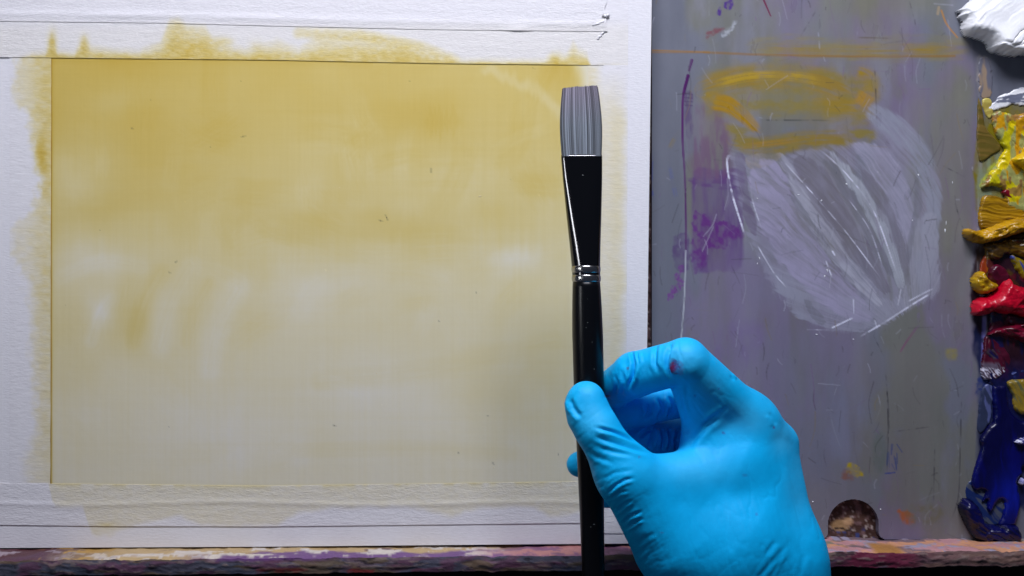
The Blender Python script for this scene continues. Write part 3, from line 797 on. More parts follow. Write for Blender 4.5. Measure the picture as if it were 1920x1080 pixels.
scrape([(1716, 330), (1728, 380), (1716, 440), (1700, 500), (1704, 440), (1716, 380)], G, .4, 181, 1.4, 3, 8, .4)
scrape([(1480, 350), (1500, 380), (1560, 470), (1600, 530), (1590, 534), (1540, 470), (1490, 385)], G, .4, 182, 1.0, 2, 8, .6)
scrape([(1508, 562), (1524, 572), (1546, 600), (1540, 610), (1520, 590)], G, .4, 183, 1.0, 2, 8, .5)
scrape([(1378, 292), (1396, 300), (1408, 380), (1420, 440), (1404, 430), (1390, 370)], lin(104, 92, 118), .6, 184, 1.3, 3, 8, .5)
scrape([(1398, 292), (1462, 290), (1450, 306), (1410, 318)], lin(150, 140, 132), .55, 185, .1, 4, 8, .7, 20, 5)
# bright ridges left by the knife
for k, (pts, w, al) in enumerate([
        ([(1372, 288), (1363, 302), (1372, 360), (1390, 420), (1400, 452)], 3.2, .9),
        ([(1612, 632), (1660, 604), (1700, 578), (1754, 545)], 2.4, .95), ([(1558, 616), (1600, 596)], 2.2, .9), ([(1512, 618), (1556, 619)], 1.6, .6),
        ([(1702, 566), (1750, 541)], 2.0, .7), ([(1465, 298), (1530, 370), (1590, 440), (1650, 520)], 1.6, .7), ([(1540, 282), (1590, 330), (1640, 400), (1684, 520)], 2.0, .8),
        ([(1590, 372), (1630, 430), (1655, 500)], 1.4, .5), ([(1420, 460), (1450, 510), (1475, 540)], 1.6, .7), ([(1405, 330), (1412, 380), (1432, 440)], 1.8, .5),
        ([(1600, 560), (1601, 590)], 1.4, .6), ([(1640, 600), (1645, 618)], 1.6, .7), ([(1690, 540), (1683, 575)], 2, .5), ([(1560, 470), (1566, 480)], 2.4, .9), ([(1548, 488), (1560, 520)], 2, .8), ([(1644, 320), (1652, 330)], 2, .9)]):
    paint(pts, w, WHT, al, 0.35, 0.3, 0.1, 300 + k, .25, 2, 40)
# upright and slanted scratches
rs = np.random.RandomState(12)
for i in range(120):
    sx = rs.uniform(1290, 1830); sy = rs.uniform(0, 1000)
    L = rs.choice([8, 14, 40, 120], p=[.45, .35, .14, .06]) * rs.uniform(.6, 1.4)
    an = math.pi / 2 + rs.normal(0, .12) if L > 25 else rs.uniform(0, math.pi)
    dk = rs.rand() < .68
    mid = (sx + math.cos(an) * L / 2 + rs.normal(0, L * .10), sy + math.sin(an) * L / 2)
    paint([(sx, sy), mid, (sx + math.cos(an) * L, sy + math.sin(an) * L)], rs.uniform(1.3, 2.4),
          lin(58, 54, 58) if dk else lin(168, 170, 182), rs.uniform(.12, .45) * (1 if dk else .7), 0.5, 0.3, rs.uniform(.2, .7), 700 + i)
for pts, w, al in [([(1663, 720), (1665, 800), (1663, 890)], 2.4, .55), ([(1803, 740), (1800, 850), (1797, 930), (1784, 975)], 2.2, .5), ([(1753, 830), (1750, 945)], 2, .45),
                   ([(1640, 120), (1644, 230)], 2, .5), ([(1660, 690), (1667, 790), (1660, 830)], 2, .4), ([(1638, 630), (1658, 670)], 2, .5), ([(1672, 810), (1745, 800)], 2, .35), ([(1424, 225), (1560, 226)], 2, .5), ([(1766, 310), (1810, 332)], 2, .5),
                   ([(1790, 380), (1806, 430)], 2, .5), ([(1500, 70), (1530, 20)], 1.8, .4), ([(1720, 60), (1705, 0)], 2, .3)]:
    paint(pts, w, lin(52, 48, 56), al, .4, .3, .3, 900)
paint([(1720, 612), (1700, 640), (1686, 664)], 5, lin(130, 76, 110), .6, .4, .4, .5, 901)
paint([(1722, 560), (1722, 612)], 5, lin(120, 104, 150), .5, .4, .4, 0, 902)
paint([(1765, 20), (1775, 45), (1795, 70)], 3.5, lin(176, 128, 70), .7, .3, .4, .3, 903)
paint([(1760, 14), (1758, 26)], 6, lin(170, 150, 120), .5, .3, .4, 0, 904)
for i in range(380):          # hairline wear all over the sheet
    sx = rs.uniform(1225, 1832); sy = rs.uniform(-20, 1005)
    L = rs.gamma(1.6, 14) + 4
    an = (math.pi / 2 + rs.normal(0, .25)) if rs.rand() < .6 else rs.uniform(0, math.pi)
    b_ = rs.normal(0, L * .07)
    paint([(sx, sy), (sx + math.cos(an) * L / 2 + b_, sy + math.sin(an) * L / 2), (sx + math.cos(an) * L, sy + math.sin(an) * L)], rs.uniform(1.0, 1.8),
          [lin(60, 56, 60), lin(172, 172, 186), lin(120, 92, 130), lin(134, 116, 70)][rs.choice(4, p=[.45, .3, .15, .1])], rs.uniform(.10, .42), .3, .3, rs.uniform(0, .6), 2000 + i)
# smudges near the foot
blot([(1592, 868), (1612, 878), (1618, 892), (1600, 890), (1588, 884)], lin(168, 146, 40), .75, 6, (8, 8), 10, 905, .5)
blot([(1578, 886), (1594, 884), (1598, 898), (1580, 898)], lin(130, 84, 66), .5, 8, (8, 8), 10, 906, .5)
blot([(1684, 956), (1706, 960), (1716, 978), (1700, 984), (1688, 968)], lin(160, 92, 56), .65, 6, (9, 9), 12, 907, .5)
blot([(1700, 952), (1760, 950), (1762, 976), (1712, 980)], lin(110, 104, 78), .4, 14, (9, 9), 12, 908, .5)
blot([(1776, 656), (1792, 656), (1792, 672), (1776, 672)], lin(150, 140, 50), .5, 12, (9, 9), 8, 909, .4)
blot([(1640, 820), (1660, 820), (1660, 880), (1640, 880)], lin(96, 106, 96), .4, 16, (9, 20), 12, 910, .5)
for k in range(9):
    xx = 1664 + rs.uniform(0, 18); yy = 826 + rs.uniform(0, 50)
    paint([(xx, yy), (xx + rs.normal(2, 4), yy + rs.uniform(10, 30))], 1.8, lin(60, 72, 120), .5, .3, .3, .2, 920 + k)
paint([(1660, 888), (1678, 886)], 2, lin(52, 66, 130), .8, 0, .3, 0, 931)
# right strip beside the piles: old tape edge, dark violet-grey and olive films
blot([(1836, -60), (2060, -60), (2060, 1012), (1848, 1012), (1834, 700), (1838, 300)], lin(92, 94, 106), 0.6, 4, (20, 60), 6, 940, .3)
blot([(1836, 600), (2060, 600), (2060, 1000), (1850, 900), (1840, 720)], lin(26, 32, 70), 0.92, 10, (16, 30), 10, 941, .15)
blot([(1852, 206), (2060, 200), (2060, 470), (1850, 440)], lin(120, 108, 20), .9, 8, (14, 20), 6, 951, .3)
blot([(1846, 460), (2060, 450), (2060, 700), (1846, 640)], lin(34, 18, 30), .95, 8, (14, 20), 10, 952, .15)
paint([(1836, 120), (1838, 300), (1836, 500), (1848, 620), (1838, 720)], 10, lin(150, 146, 152), 0.45, .7, .6, 0, 942)
paint([(1846, 590), (1842, 690)], 9, lin(122, 116, 190), 0.6, .5, .6, 0, 943)
blot([(1832, 108), (1856, 118), (1852, 178), (1834, 176)], lin(150, 142, 140), .6, 8, (6, 20), 8, 944, .6)
blot([(1838, 296), (1880, 290), (1880, 380), (1836, 385)], lin(128, 138, 110), .6, 10, (9, 14), 14, 945, .6)
blot([(1838, 340), (1870, 300), (1874, 320), (1846, 352)], lin(190, 196, 40), .7, 6, (9, 9), 8, 946, .4)
blot([(1836, 452), (1960, 440), (1960, 530), (1844, 530)], lin(58, 40, 30), .8, 12, (10, 20), 12, 947, .5)
blot([(1846, 500), (1890, 500), (1895, 545), (1850, 545)], lin(96, 24, 44), .8, 8, (9, 9), 10, 948, .5)
blot([(1888, 470), (1960, 480), (1960, 530), (1905, 520)], lin(84, 84, 150), .6, 8, (9, 9), 10, 949, .5)
blot([(1842, 700), (1960, 690), (1960, 740), (1846, 760)], lin(50, 62, 116), .7, 8, (9, 9), 12, 950, .6)
V, Q, CC = slab(XN, YN, PD + H * 0.6, PD - 4.2, np.clip(C, 0, 1), keep)
link('glass_sheet', make_mesh('glass_sheet', V, Q, CC), M_palette, palette)

# dried flecks standing on the sheet
M_fleck = plain_mat('white_paint_fleck', (0.8, 0.8, 0.84), 0.45)
fm = crumb_mesh(0.0005, 6); fm.materials.append(M_fleck)
for (xx, yy, sx, sz, r) in [(1772, 432, .9, 1.9, 0), (1774, 418, .35, 2.2, .05), (1722, 328, .9, 1.1, -.4), (1540, 376, 1.0, 1.0, .6), (1524, 941, 1.0, .8, 0), (1651, 955, .9, .7, .3), (1531, 627, 1.6, .5, .1), (1786, 342, .4, 1.1, 0), (1587, 345, 1.4, .8, .7), (1497, 365, 1.5, .4, 0), (1551, 507, .7, 1.6, -.2), (1546, 518, .9, 1.2, .3), (1424, 484, .6, 1.4, -.3), (1420, 494, .5, .9, .2), (1711, 413, .7, .6, 0), (1600, 636, 1.2, .4, .1), (1420, 372, 1.2, .4, .6)]:
    o = bpy.data.objects.new('paint_fleck', fm); col.objects.link(o)
    o.location = W(xx, yy, PD + .1); o.scale = (sx, .5, sz); o.rotation_euler = (0, r, 0)
    o.parent = palette; o.matrix_parent_inverse = palette.matrix_world.inverted()

# ---------------------------------------------------------------- heaps of wet paint
def blob(poly, Hmm, colf, label, edge=14, seed=0, flow=0.0, ridge=0.5, fs=7.0, al=40.0, lump=0.3, lsc=34.0, base=0.0, name='paint_heap', mat=None, rough=4.0, tilt=0.0, prof=0.5, fold=0.0):
    """knifed heap: outline on the palette, thickness in mm, smooth planes with ridges along the flow angle"""
    P = smooth_poly(poly, 6)
    stp = 1.25
    x0, y0 = P.min(0) - 8; x1, y1 = P.max(0) + 8
    XX, YY = np.meshgrid(np.arange(x0, x1, stp), np.arange(y0, y1, stp))
    sd = poly_sd(XX, YY, P) + rough * (fbm(XX / 8, YY / 8, seed, 4) - 0.5) * 2
    gy, gx = np.gradient(sd, stp, stp)
    gl = np.maximum(np.hypot(gx, gy), 0.4)
    cs = (sd[:-1, :-1] + sd[1:, :-1] + sd[1:, 1:] + sd[:-1, 1:]) / 4
    keep = cs > 0
    ca, sa = math.cos(flow), math.sin(flow)
    U = XX * ca + YY * sa; Vv = -XX * sa + YY * ca
    wU = U + 14 * (fbm(XX / 40, YY / 40, seed + 1, 3) - .5); wV = Vv + 22 * (fbm(XX / 45, YY / 45, seed + 2, 3) - .5)
    rd = fbm(wV / fs, wU / al, seed + 3, 3)
    big = fbm(wV / (fs * 3.5), wU / (al * 1.4), seed + 4, 3)
    rd2 = 1 - np.abs(2 * big - 1)
    lp = fbm(XX / lsc, YY / lsc, seed + 5, 3)
    where = sstep(.42, .62, fbm(XX / (lsc * .8), YY / (lsc * .8), seed + 6, 3))      # ridges only here and there
    t = np.clip(sd / edge, 0, 1)
    pr = np.clip(1 - (1 - t) ** 2, 0, 1) ** prof
    rim = np.exp(-((sd - 4) / 3.0) ** 2)
    grad = 1 + tilt * ((YY - YY.mean()) / (y1 - y0))
    h = Hmm * pr * grad * (1 - lump + 2 * lump * lp)
    h += ridge * pr * ((0.25 + .75 * where) * (rd - .5) * 1.2 + (rd2 - .7) * .8)
    h += 0.05 * Hmm * rim * (fbm(XX / 10, YY / 10, seed + 7, 3) - .3) * .8
    if fold:       # sharp overlapping fold lines
        f1 = np.abs(fbm(wV / (fs * 2.5), wU / (al * 2), seed + 8, 2) - .5)
        h -= fold * pr * np.exp(-(f1 / .012) ** 2)
    h = np.where(sd > 0, np.maximum(h, .05), -0.25)
    push = np.where((sd < 0) & (sd > -4), -sd / gl, 0)
    XN = XX + gx / gl * push; YN = YY + gy / gl * push
    Cc = colf(XX, YY, rd, lp, big)
    ny, nx = XX.shape
    Pt = W(XN, YN, PD)           # grow straight out of the palette
    Pt[..., 1] -= (h + base * (sd > 0)) / 1000
    idx = np.arange(nx * ny).reshape(ny, nx)
    Qd = np.stack([idx[:-1, :-1], idx[1:, :-1], idx[1:, 1:], idx[:-1, 1:]], -1)[keep]
    u, inv = np.unique(Qd, return_inverse=True)
    me = make_mesh(name, Pt.reshape(-1, 3)[u], inv.reshape(Qd.shape), np.clip(Cc.reshape(-1, 3)[u], 0, 1))
    return link(name, me, mat or M_paint, None, label=label, category='paint', group='heaps of oil paint along the palette')

def two(c1, c2, lo=.42, hi=.6, c3=None, lo3=.6, hi3=.68):
    def f(X, Y, rd, lp, big):
        C = np.ones(X.shape + (3,)) * np.asarray(c1)
        C = over(C, sstep(lo, hi, rd), c2)
        if c3 is not None:
            C = over(C, sstep(lo3, hi3, lp), c3)
        return C
    return f
def lemon_col(X, Y, rd, lp, big):
    C = np.ones(X.shape + (3,)) * lin(214, 190, 4)
    C = over(C, sstep(.40, .46, big) * sstep(.60, .54, big) * .8, lin(182, 176, 10))
    C = over(C, sstep(.50, .56, fbm(X / 20, Y / 30, 1601, 3) + .10 * sstep(1890, 1860, X)) * .8, lin(140, 148, 100))
    C = over(C, sstep(.60, .64, fbm(X / 14, Y / 26, 1602, 3)), lin(196, 144, 10))
    C = over(C, sstep(.66, .69, fbm(X / 12, Y / 20, 1603, 3)) * .8, lin(140, 100, 60))
    return C
def maroon_col(X, Y, rd, lp, big):
    C = np.ones(X.shape + (3,)) * lin(72, 8, 34)
    C = over(C, sstep(.44, .54, rd) * sstep(15, 8, np.hypot((X - 1858) / 1.1, (Y - 662))) * .8, lin(58, 58, 70))
    C = over(C, sstep(.46, .52, rd) * sstep(676, 684, Y), lin(96, 84, 100))
    C = over(C, sstep(.50, .55, fbm((X + Y) / 14, (X - Y) / 3.4, 1604, 3)) * sstep(686, 694, Y), lin(214, 210, 226))
    return C
WP = np.array([.90, .90, .91])
def mud_col(X, Y, rd, lp, big):
    C = np.ones(X.shape + (3,)) * lin(40, 14, 26)
    C = over(C, sstep(.45, .55, big) * sstep(560, 480, Y), lin(96, 70, 10))
    C = over(C, sstep(.50, .58, rd) * sstep(520, 620, Y), lin(20, 18, 66))
    C = over(C, sstep(.56, .62, lp) * .8, lin(84, 6, 30))
    C = over(C, sstep(660, 720, Y), lin(14, 18, 66))
    return C
blob([(1848, 452), (1880, 444), (1980, 446), (1985, 620), (1985, 830), (1930, 830), (1900, 790), (1868, 740), (1850, 706), (1848, 640), (1856, 600), (1848, 540)], 1.5, mud_col, 'muddy mix of dark maroon and navy under the crimson heaps', 6, 41, 1.2, 1.2, 8, 40, .3, 26, rough=3)
blob([(1836, 112), (1858, 116), (1858, 176), (1838, 180)], .3, two(lin(150, 130, 110), lin(104, 104, 116)), 'thin translucent grey smear between the white heap and the yellow', 3, 11, 1.5, .1, name='paint_smear', mat=M_paint_dry)
blob([(1846, 206), (1870, 184), (1890, 174), (1925, 164), (1970, 176), (1975, 198), (1930, 200), (1900, 196), (1872, 204)], .8, two(WP * .95, lin(110, 114, 132), .52, .56), 'broken white smear below the big white heap', 4, 12, -.2, .4, 5, 30, name='paint_smear')
blob([(1812, -40), (1818, -6), (1806, 12), (1797, 18), (1789, 22), (1797, 26), (1793, 34), (1800, 40), (1800, 58), (1806, 68), (1822, 74), (1838, 78), (1848, 88), (1850, 96), (1868, 103), (1898, 107), (1925, 102), (1965, 96), (2000, 60), (2005, -40)], 9.5, two(WP, WP * .98), 'big white oil paint heap with knife ridges', 20, 13, -.75, .9, 10, 160, .08, 60, tilt=.95, rough=2.2, fold=1.0)
blob([(1858, 84), (1872, 80), (1890, 84), (1906, 82), (1925, 86), (1960, 84), (1960, 102), (1925, 104), (1895, 108), (1868, 103), (1852, 94)], 12.0, two(WP, WP * .97), 'rounded white lip hanging from the foot of the big white heap', 9, 14, .1, 1.0, 6, 30, .15, 20, rough=2)
blob([(1833, 188), (1842, 208), (1847, 238), (1858, 252), (1876, 276), (1858, 292), (1833, 296)], .9, two(lin(98, 84, 30), lin(116, 94, 40)), 'flat olive brown flake beside the lemon yellow', 4, 15, .1, .2, 4, 60, name='paint_smear', rough=1.5)
blob([(1840, 188), (1856, 186), (1862, 210), (1856, 222), (1848, 216)], .6, two(lin(170, 150, 70), lin(196, 180, 90)), 'pale straw yellow flake touching the broken white smear', 4, 35, .1, .3, 4, 20, name='paint_smear', rough=2)
blob([(1862, 210), (1900, 214), (1930, 214), (1975, 240), (1980, 400), (1930, 402), (1890, 392), (1880, 356), (1862, 350), (1838, 352), (1852, 326), (1874, 296), (1880, 280), (1864, 250)], 2.4, lemon_col, 'streaky lemon yellow paint with pale green mixed in', 8, 16, 1.0, 1.5, 9, 60, .35, 24, fold=.5)
blob([(1890, 300), (1904, 290), (1925, 272), (1968, 280), (1970, 335), (1925, 330), (1902, 312)], 8.0, two(lin(228, 190, 2), lin(214, 174, 2)), 'bright yellow lump standing on the lemon yellow streaks', 12, 17, -.5, .8, 8, 60, .2, 30)
blob([(1838, 376), (1852, 366), (1890, 372), (1920, 362), (1975, 372), (1975, 432), (1900, 424), (1837, 428)], 1.8, two(lin(166, 124, 8), lin(132, 96, 8), .48, .6), 'combed golden ochre slab above the thick ochre ridge', 5, 18, .05, 1.1, 3.4, 60, .2, 30, rough=2)
blob([(1876, 362), (1884, 354), (1893, 360), (1899, 380), (1888, 372)], 2.6, two(lin(122, 4, 30), lin(110, 4, 28)), 'small crimson dab caught in the ochre slab', 4, 19, .8, .1, name='paint_dab', rough=1)
blob([(1802, 434), (1810, 428), (1824, 433), (1840, 431), (1868, 418), (1900, 410), (1930, 404), (1980, 408), (1980, 446), (1925, 436), (1892, 442), (1866, 452), (1846, 456), (1826, 456), (1808, 448)], 8.0, two(lin(190, 142, 8), lin(160, 116, 6), .45, .6), 'thick golden ochre ridge with a torn glossy crest', 11, 20, -.35, 2.2, 6, 36, .3, 20, rough=2.5, fold=1.2)
blob([(1817, 530), (1824, 514), (1838, 508), (1846, 520), (1866, 534), (1860, 544), (1840, 553), (1824, 544)], 6.0, two(lin(184, 144, 8), lin(164, 122, 6)), 'small ochre lump touching the crimson heap', 9, 21, .6, 1.4, 6, 20, .25, 16, rough=2)
blob([(1840, 486), (1850, 480), (1856, 500), (1846, 520), (1836, 512)], 1.2, two(lin(176, 104, 10), lin(140, 50, 16)), 'orange brown smear running up from the small ochre lump', 5, 36, 1.4, .4, name='paint_smear', rough=2)
blob([(1850, 505), (1868, 494), (1886, 508), (1890, 526), (1866, 540), (1852, 528)], 3.5, two(lin(84, 6, 34), lin(66, 4, 28)), 'dark maroon lump above the crimson heap', 8, 22, .4, .9, 6, 20, .25, 18, rough=2)
blob([(1890, 478), (1925, 486), (1970, 480), (1970, 530), (1925, 530), (1902, 510)], 3.0, two(lin(130, 112, 8), lin(60, 70, 140), .52, .56), 'ochre and violet streaked paint above the crimson heap', 8, 23, .8, .9, 9, 50)
blob([(1817, 586), (1820, 568), (1832, 558), (1848, 556), (1864, 542), (1872, 530), (1886, 522), (1893, 532), (1912, 538), (1940, 548), (1980, 556), (1980, 592), (1925, 596), (1896, 590), (1872, 588), (1858, 586), (1842, 592), (1826, 592)], 9.0, two(lin(196, 2, 40), lin(180, 0, 34)), 'glossy bright crimson heap below the ochre', 15, 24, -.5, 1.6, 10, 50, .22, 26, rough=2, fold=.8)
blob([(1848, 628), (1862, 616), (1886, 608), (1930, 606), (1975, 616), (1975, 650), (1930, 648), (1898, 634), (1872, 628)], 5.0, two(lin(104, 4, 34), lin(84, 2, 28)), 'dark crimson heap under the bright crimson one', 9, 25, .2, 2.2, 6, 24, .3, 14, rough=2.5)
blob([(1846, 630), (1868, 640), (1884, 654), (1894, 678), (1882, 698), (1862, 712), (1842, 710), (1838, 690), (1842, 660)], 1.8, maroon_col, 'scraped maroon film streaked with grey and white', 4, 26, .9, .9, 5, 26, rough=1.5)
blob([(1852, 718), (1866, 710), (1884, 698), (1910, 690), (1940, 690), (1970, 694), (1970, 716), (1925, 712), (1890, 714), (1876, 724)], 1.4, two(lin(28, 38, 92), lin(110, 120, 180), .58, .66), 'pale blue streaks between maroon film and ultramarine', 6, 27, -.2, .8, 5, 26, rough=2)
blob([(1838, 740), (1848, 720), (1864, 726), (1860, 760), (1856, 790), (1840, 812), (1832, 800)], .7, two(lin(48, 56, 84), lin(84, 92, 140), .56, .68), 'thin grey blue film left of the ultramarine', 5, 28, 1.3, .2, name='paint_smear', rough=2)
blob([(1884, 716), (1912, 710), (1970, 714), (1970, 778), (1915, 776), (1898, 766), (1894, 740)], 3.0, two(lin(140, 116, 34), lin(96, 96, 66), .46, .58), 'olive yellow dab with curved brush ridges beside the ultramarine', 7, 29, .9, 1.2, 5, 60, .2, 30, base=.6, rough=2)
blob([(1846, 458), (1870, 452), (1925, 442), (1980, 450), (1980, 480), (1930, 486), (1890, 476), (1866, 490), (1850, 484)], 4.0, two(lin(110, 78, 6), lin(60, 40, 8), .46, .56), 'dark brown ochre paint in the shade below the ochre ridge', 9, 42, .3, 1.4, 7, 40, .3, 20)
blob([(1884, 590), (1925, 594), (1980, 590), (1980, 614), (1930, 612), (1890, 610)], 4.0, two(lin(70, 4, 26), lin(40, 4, 30), .46, .56), 'blackish crimson paint wedged between two crimson heaps', 7, 43, .1, 1.2, 7, 40, .3, 20)
UL = lin(2, 3, 104); UD = lin(1, 1, 58)
def ultra_col(X, Y, rd, lp, big):
    C = np.ones(X.shape + (3,)) * UD
    C = over(C, sstep(.45, .7, rd) * .6, UL)
    C = over(C, np.exp(-((X - 1885) / 26) ** 2 - ((Y - 930) / 45) ** 2) * (.5 + rd), lin(6, 22, 140))
    return C
blob([(1818, 902), (1838, 898), (1856, 905), (1878, 930), (1882, 960), (1870, 984), (1848, 980), (1832, 955), (1812, 935), (1810, 918)], .35, two(lin(74, 80, 96), lin(22, 42, 96), .50, .6), 'thin blue grey film inside the ultramarine hook', 4, 37, .9, .1, name='paint_smear', rough=2)
blob([(1858, 726), (1868, 722), (1884, 724), (1888, 748), (1894, 772), (1912, 788), (1945, 800), (1950, 860), (1918, 874), (1915, 888), (1908, 896), (1906, 912), (1912, 940), (1906, 970), (1898, 986), (1872, 984), (1878, 966), (1882, 940), (1870, 938), (1856, 960), (1850, 956), (1848, 936), (1838, 944), (1846, 922), (1836, 918), (1826, 920), (1820, 906), (1828, 872), (1838, 838), (1836, 824), (1850, 800), (1860, 790), (1860, 760)], 2.3, ultra_col, 'long ultramarine blue heap dragged down the palette', 8, 30, 1.5, .8, 10, 90, .22, 60, rough=1.8)
blob([(1795, 950), (1800, 940), (1804, 934), (1820, 936), (1832, 950), (1842, 974), (1856, 982), (1882, 982), (1902, 984), (1910, 1000), (1904, 1014), (1872, 1017), (1842, 1014), (1820, 1004), (1804, 976)], 6.5, two(lin(1, 2, 42), lin(2, 3, 70)), 'deep blue curl of paint ending at the foot of the palette', 11, 31, .6, 1.6, 8, 50, .22, 26, rough=2, fold=.6)
blob([(1893, 828), (1902, 822), (1916, 818), (1930, 816), (1930, 830), (1912, 833)], 5.0, two(lin(60, 60, 130), lin(225, 225, 240), .45, .5), 'small white flick on the edge of the ultramarine heap', 4, 32, .2, .8, 4, 20, name='paint_dab', rough=2)
blob([(1909, 896), (1914, 894), (1917, 902), (1913, 908), (1908, 906)], 3.4, two(lin(190, 190, 215), lin(150, 150, 200)), 'tiny pale dab hooked on the right edge of the ultramarine', 3, 33, .2, .3, name='paint_dab', rough=1)

# ---------------------------------------------------------------- paintbrush
BD = 65.0
def axis_x(py):
    return np.interp(py, [150, 295, 510, 700, 1080, 1300], [1087, 1090.5, 1099, 1103.5, 1112.5, 1118])
brush = empty('paintbrush', W(axis_x(800), 800, BD), label='flat paintbrush with grey bristles, black ferrule and black handle held upright', category='paintbrush')
def loft(rows, nseg=40, cap=True):
    """rows: (py, half width px, half depth px, squareness)"""
    kk = (CAM - BD / 1000) / CAM * S
    V = []
    for (py, hw, hd, sq) in rows:
        c = W(axis_x(py), py, BD)
        for j in range(nseg):
            th = 2 * math.pi * j / nseg
            co, si = math.cos(th), math.sin(th)
            e = 2.0 / sq
            V.append((c[0] + kk * hw * math.copysign(abs(co) ** e, co), c[1] + kk * hd * math.copysign(abs(si) ** e, si), c[2]))
    n = len(rows); Q = []
    for i in range(n - 1):
        for j in range(nseg):
            Q.append((i * nseg + j, i * nseg + (j + 1) % nseg, (i + 1) * nseg + (j + 1) % nseg, (i + 1) * nseg + j))
    if cap:
        for r, flip in ((0, False), (n - 1, True)):
            c = np.mean(V[r * nseg:(r + 1) * nseg], 0); V.append(tuple(c)); k = len(V) - 1
            for j in range(0, nseg, 2):
                q = (r * nseg + j, k, r * nseg + (j + 2) % nseg, r * nseg + (j + 1) % nseg)
                Q.append(q[::-1] if flip else q)
    return np.array(V), np.array(Q)[:, ::-1]
def interp_rows(keys, n):
    ys = np.linspace(keys[0][0], keys[-1][0], n); K = np.array(keys, float)
    return [(yv, *[np.interp(yv, K[:, 0], K[:, c]) for c in (1, 2, 3)]) for yv in ys]
M_handle = plain_mat('black_lacquered_wood', (0.003, 0.0035, 0.005), 0.28, 0, 0.25, bump=(90, (1, 1, .3), .06, .0005))
M_ferr = plain_mat('black_nickel', (0.095, 0.094, 0.098), 0.15, 1.0, 0.5, bump=(220, (1, 1, .15), .06, .0004))
M_ring = plain_mat('black_nickel_crimp', (0.42, 0.41, 0.40), 0.24, 1.0, 0.5)
V, Q = loft(interp_rows([(525, 25.5, 25, 2), (540, 26.5, 26, 2), (580, 28, 28, 2), (630, 29, 29, 2), (720, 28.5, 28.5, 2), (850, 25.5, 25.5, 2), (960, 23, 23, 2), (1090, 21, 21, 2), (1300, 17, 17, 2)], 60))
link('handle', make_mesh('handle', V, Q), M_handle, brush)
V, Q = loft(interp_rows([(291, 38.2, 11.5, 3.2), (296, 38.6, 12, 3.2), (335, 37, 14, 3.0), (400, 33, 19, 2.6), (460, 29, 23, 2.2), (500, 26.8, 25.5, 2), (528, 26.2, 26, 2)], 60))
fer = link('ferrule', make_mesh('ferrule', V, Q), M_ferr, brush)
for yc, hh in ((505, 6.5), (522, 6.5)):
    V, Q = loft([(yc + hh * math.cos(a), 25.8 + 1.7 * math.sin(a), 25.6 + 1.7 * math.sin(a), 2) for a in np.linspace(math.pi, 0, 9)])
    link('crimp_ring', make_mesh('crimp_ring', V, Q), M_ring, fer)
kk = (CAM - BD / 1000) / CAM * S
M_dust = plain_mat('pale_dust', (0.25, 0.27, 0.27), 0.7)
dm = crumb_mesh(0.00035, 9); dm.materials.append(M_dust)
for (xx, yy, sx, sz) in [(1100, 604, .8, .6), (1097, 613, .6, .5), (1108, 640, .4, .4), (1112, 978, 1.6, .5), (1106, 983, .9, .35), (1092, 330, 1.6, .25), (1104, 331, 1.3, .2), (1112, 690, .4, .5), (1100, 560, .35, .5)]:
    o = bpy.data.objects.new('paint_speck', dm); col.objects.link(o)
    hwid = np.interp(yy, [295, 335, 540, 630, 720, 850, 960, 1090], [12, 14, 26, 29, 28.5, 25.5, 23, 21])
    hx = max(hwid, 26) if yy > 500 else 37
    c = W(xx, yy, BD); c[1] -= kk * hwid * math.sqrt(max(0.05, 1 - ((xx - axis_x(yy)) / hx) ** 2))
    o.location = c; o.scale = (sx, .35, sz)
    o.parent = brush; o.matrix_parent_inverse = brush.matrix_world.inverted()
# bristles: every filament a tapered three-sided tube
rs = np.random.RandomState(3)
kk = (CAM - BD / 1000) / CAM * S
NB, NS = 2600, 8
V = []; Q = []; Cc = []
tv = np.linspace(0, 1, NS)
for i in range(NB):
    u = rs.uniform(-1, 1); v = rs.uniform(-1, 1)
    if rs.rand() < .45:
        v = 1 - abs(rs.normal(0, .12))
    clump = 0.05 * math.sin(u * 9 + 1) + .03 * math.sin(u * 23)
    grey = rs.uniform(.45, 1.25) * (0.22 + .55 * float(vn(np.array(u * 9.0 + 40), np.array(1.0), 77)) + 1.15 * float(sstep(.15, .75, vn(np.array(u * 34.0 + 40), np.array(1.0), 78))))
    ymax = 164 + 2.2 * (-u) + rs.normal(0, .8) + .5 * math.sin(u * 7) + 7 * max(0, abs(u) - .93) / .07 * .4 + (rs.uniform(-3, 4) if rs.rand() < .03 else 0)
    b0 = len(V)
    rad = rs.uniform(.35, .55)
    for k in range(NS):
        t = tv[k]
        py = 294 + (ymax - 294) * t
        hw = np.interp(t, [0, .25, .5, .8, 1], [36.5, 38.3, 39.0, 36.5, 33.4])
        hd = np.interp(t, [0, .3, .6, 1], [10.5, 11.5, 9, 3.0])
        c = W(axis_x(py) + u * hw + clump * 12 * t * (1 - abs(u)), py, BD)
        c = c + np.array([0, -v * hd * kk, 0])
        r = rad * kk * (1 - .55 * t)
        for j in range(3):
            a = 2 * math.pi * j / 3 + i
            V.append((c[0] + r * math.cos(a), c[1] + r * math.sin(a), c[2]))
            tip = max(0, (t - .45) / .55)
            Cc.append(np.array([.215, .24, .275]) * grey * (1 - .35 * tip) + np.array([.13, .085, .12]) * tip * grey)
    for k in range(NS - 1):
        for j in range(3):
            Q.append((b0 + k * 3 + j, b0 + k * 3 + (j + 1) % 3, b0 + (k + 1) * 3 + (j + 1) % 3, b0 + (k + 1) * 3 + j))
M_bristle = col_mat('synthetic_filament', 0.38, 0.45)
link('bristles', make_mesh('bristles', np.array(V), np.array(Q), np.array(Cc)), M_bristle, brush, kind='stuff')

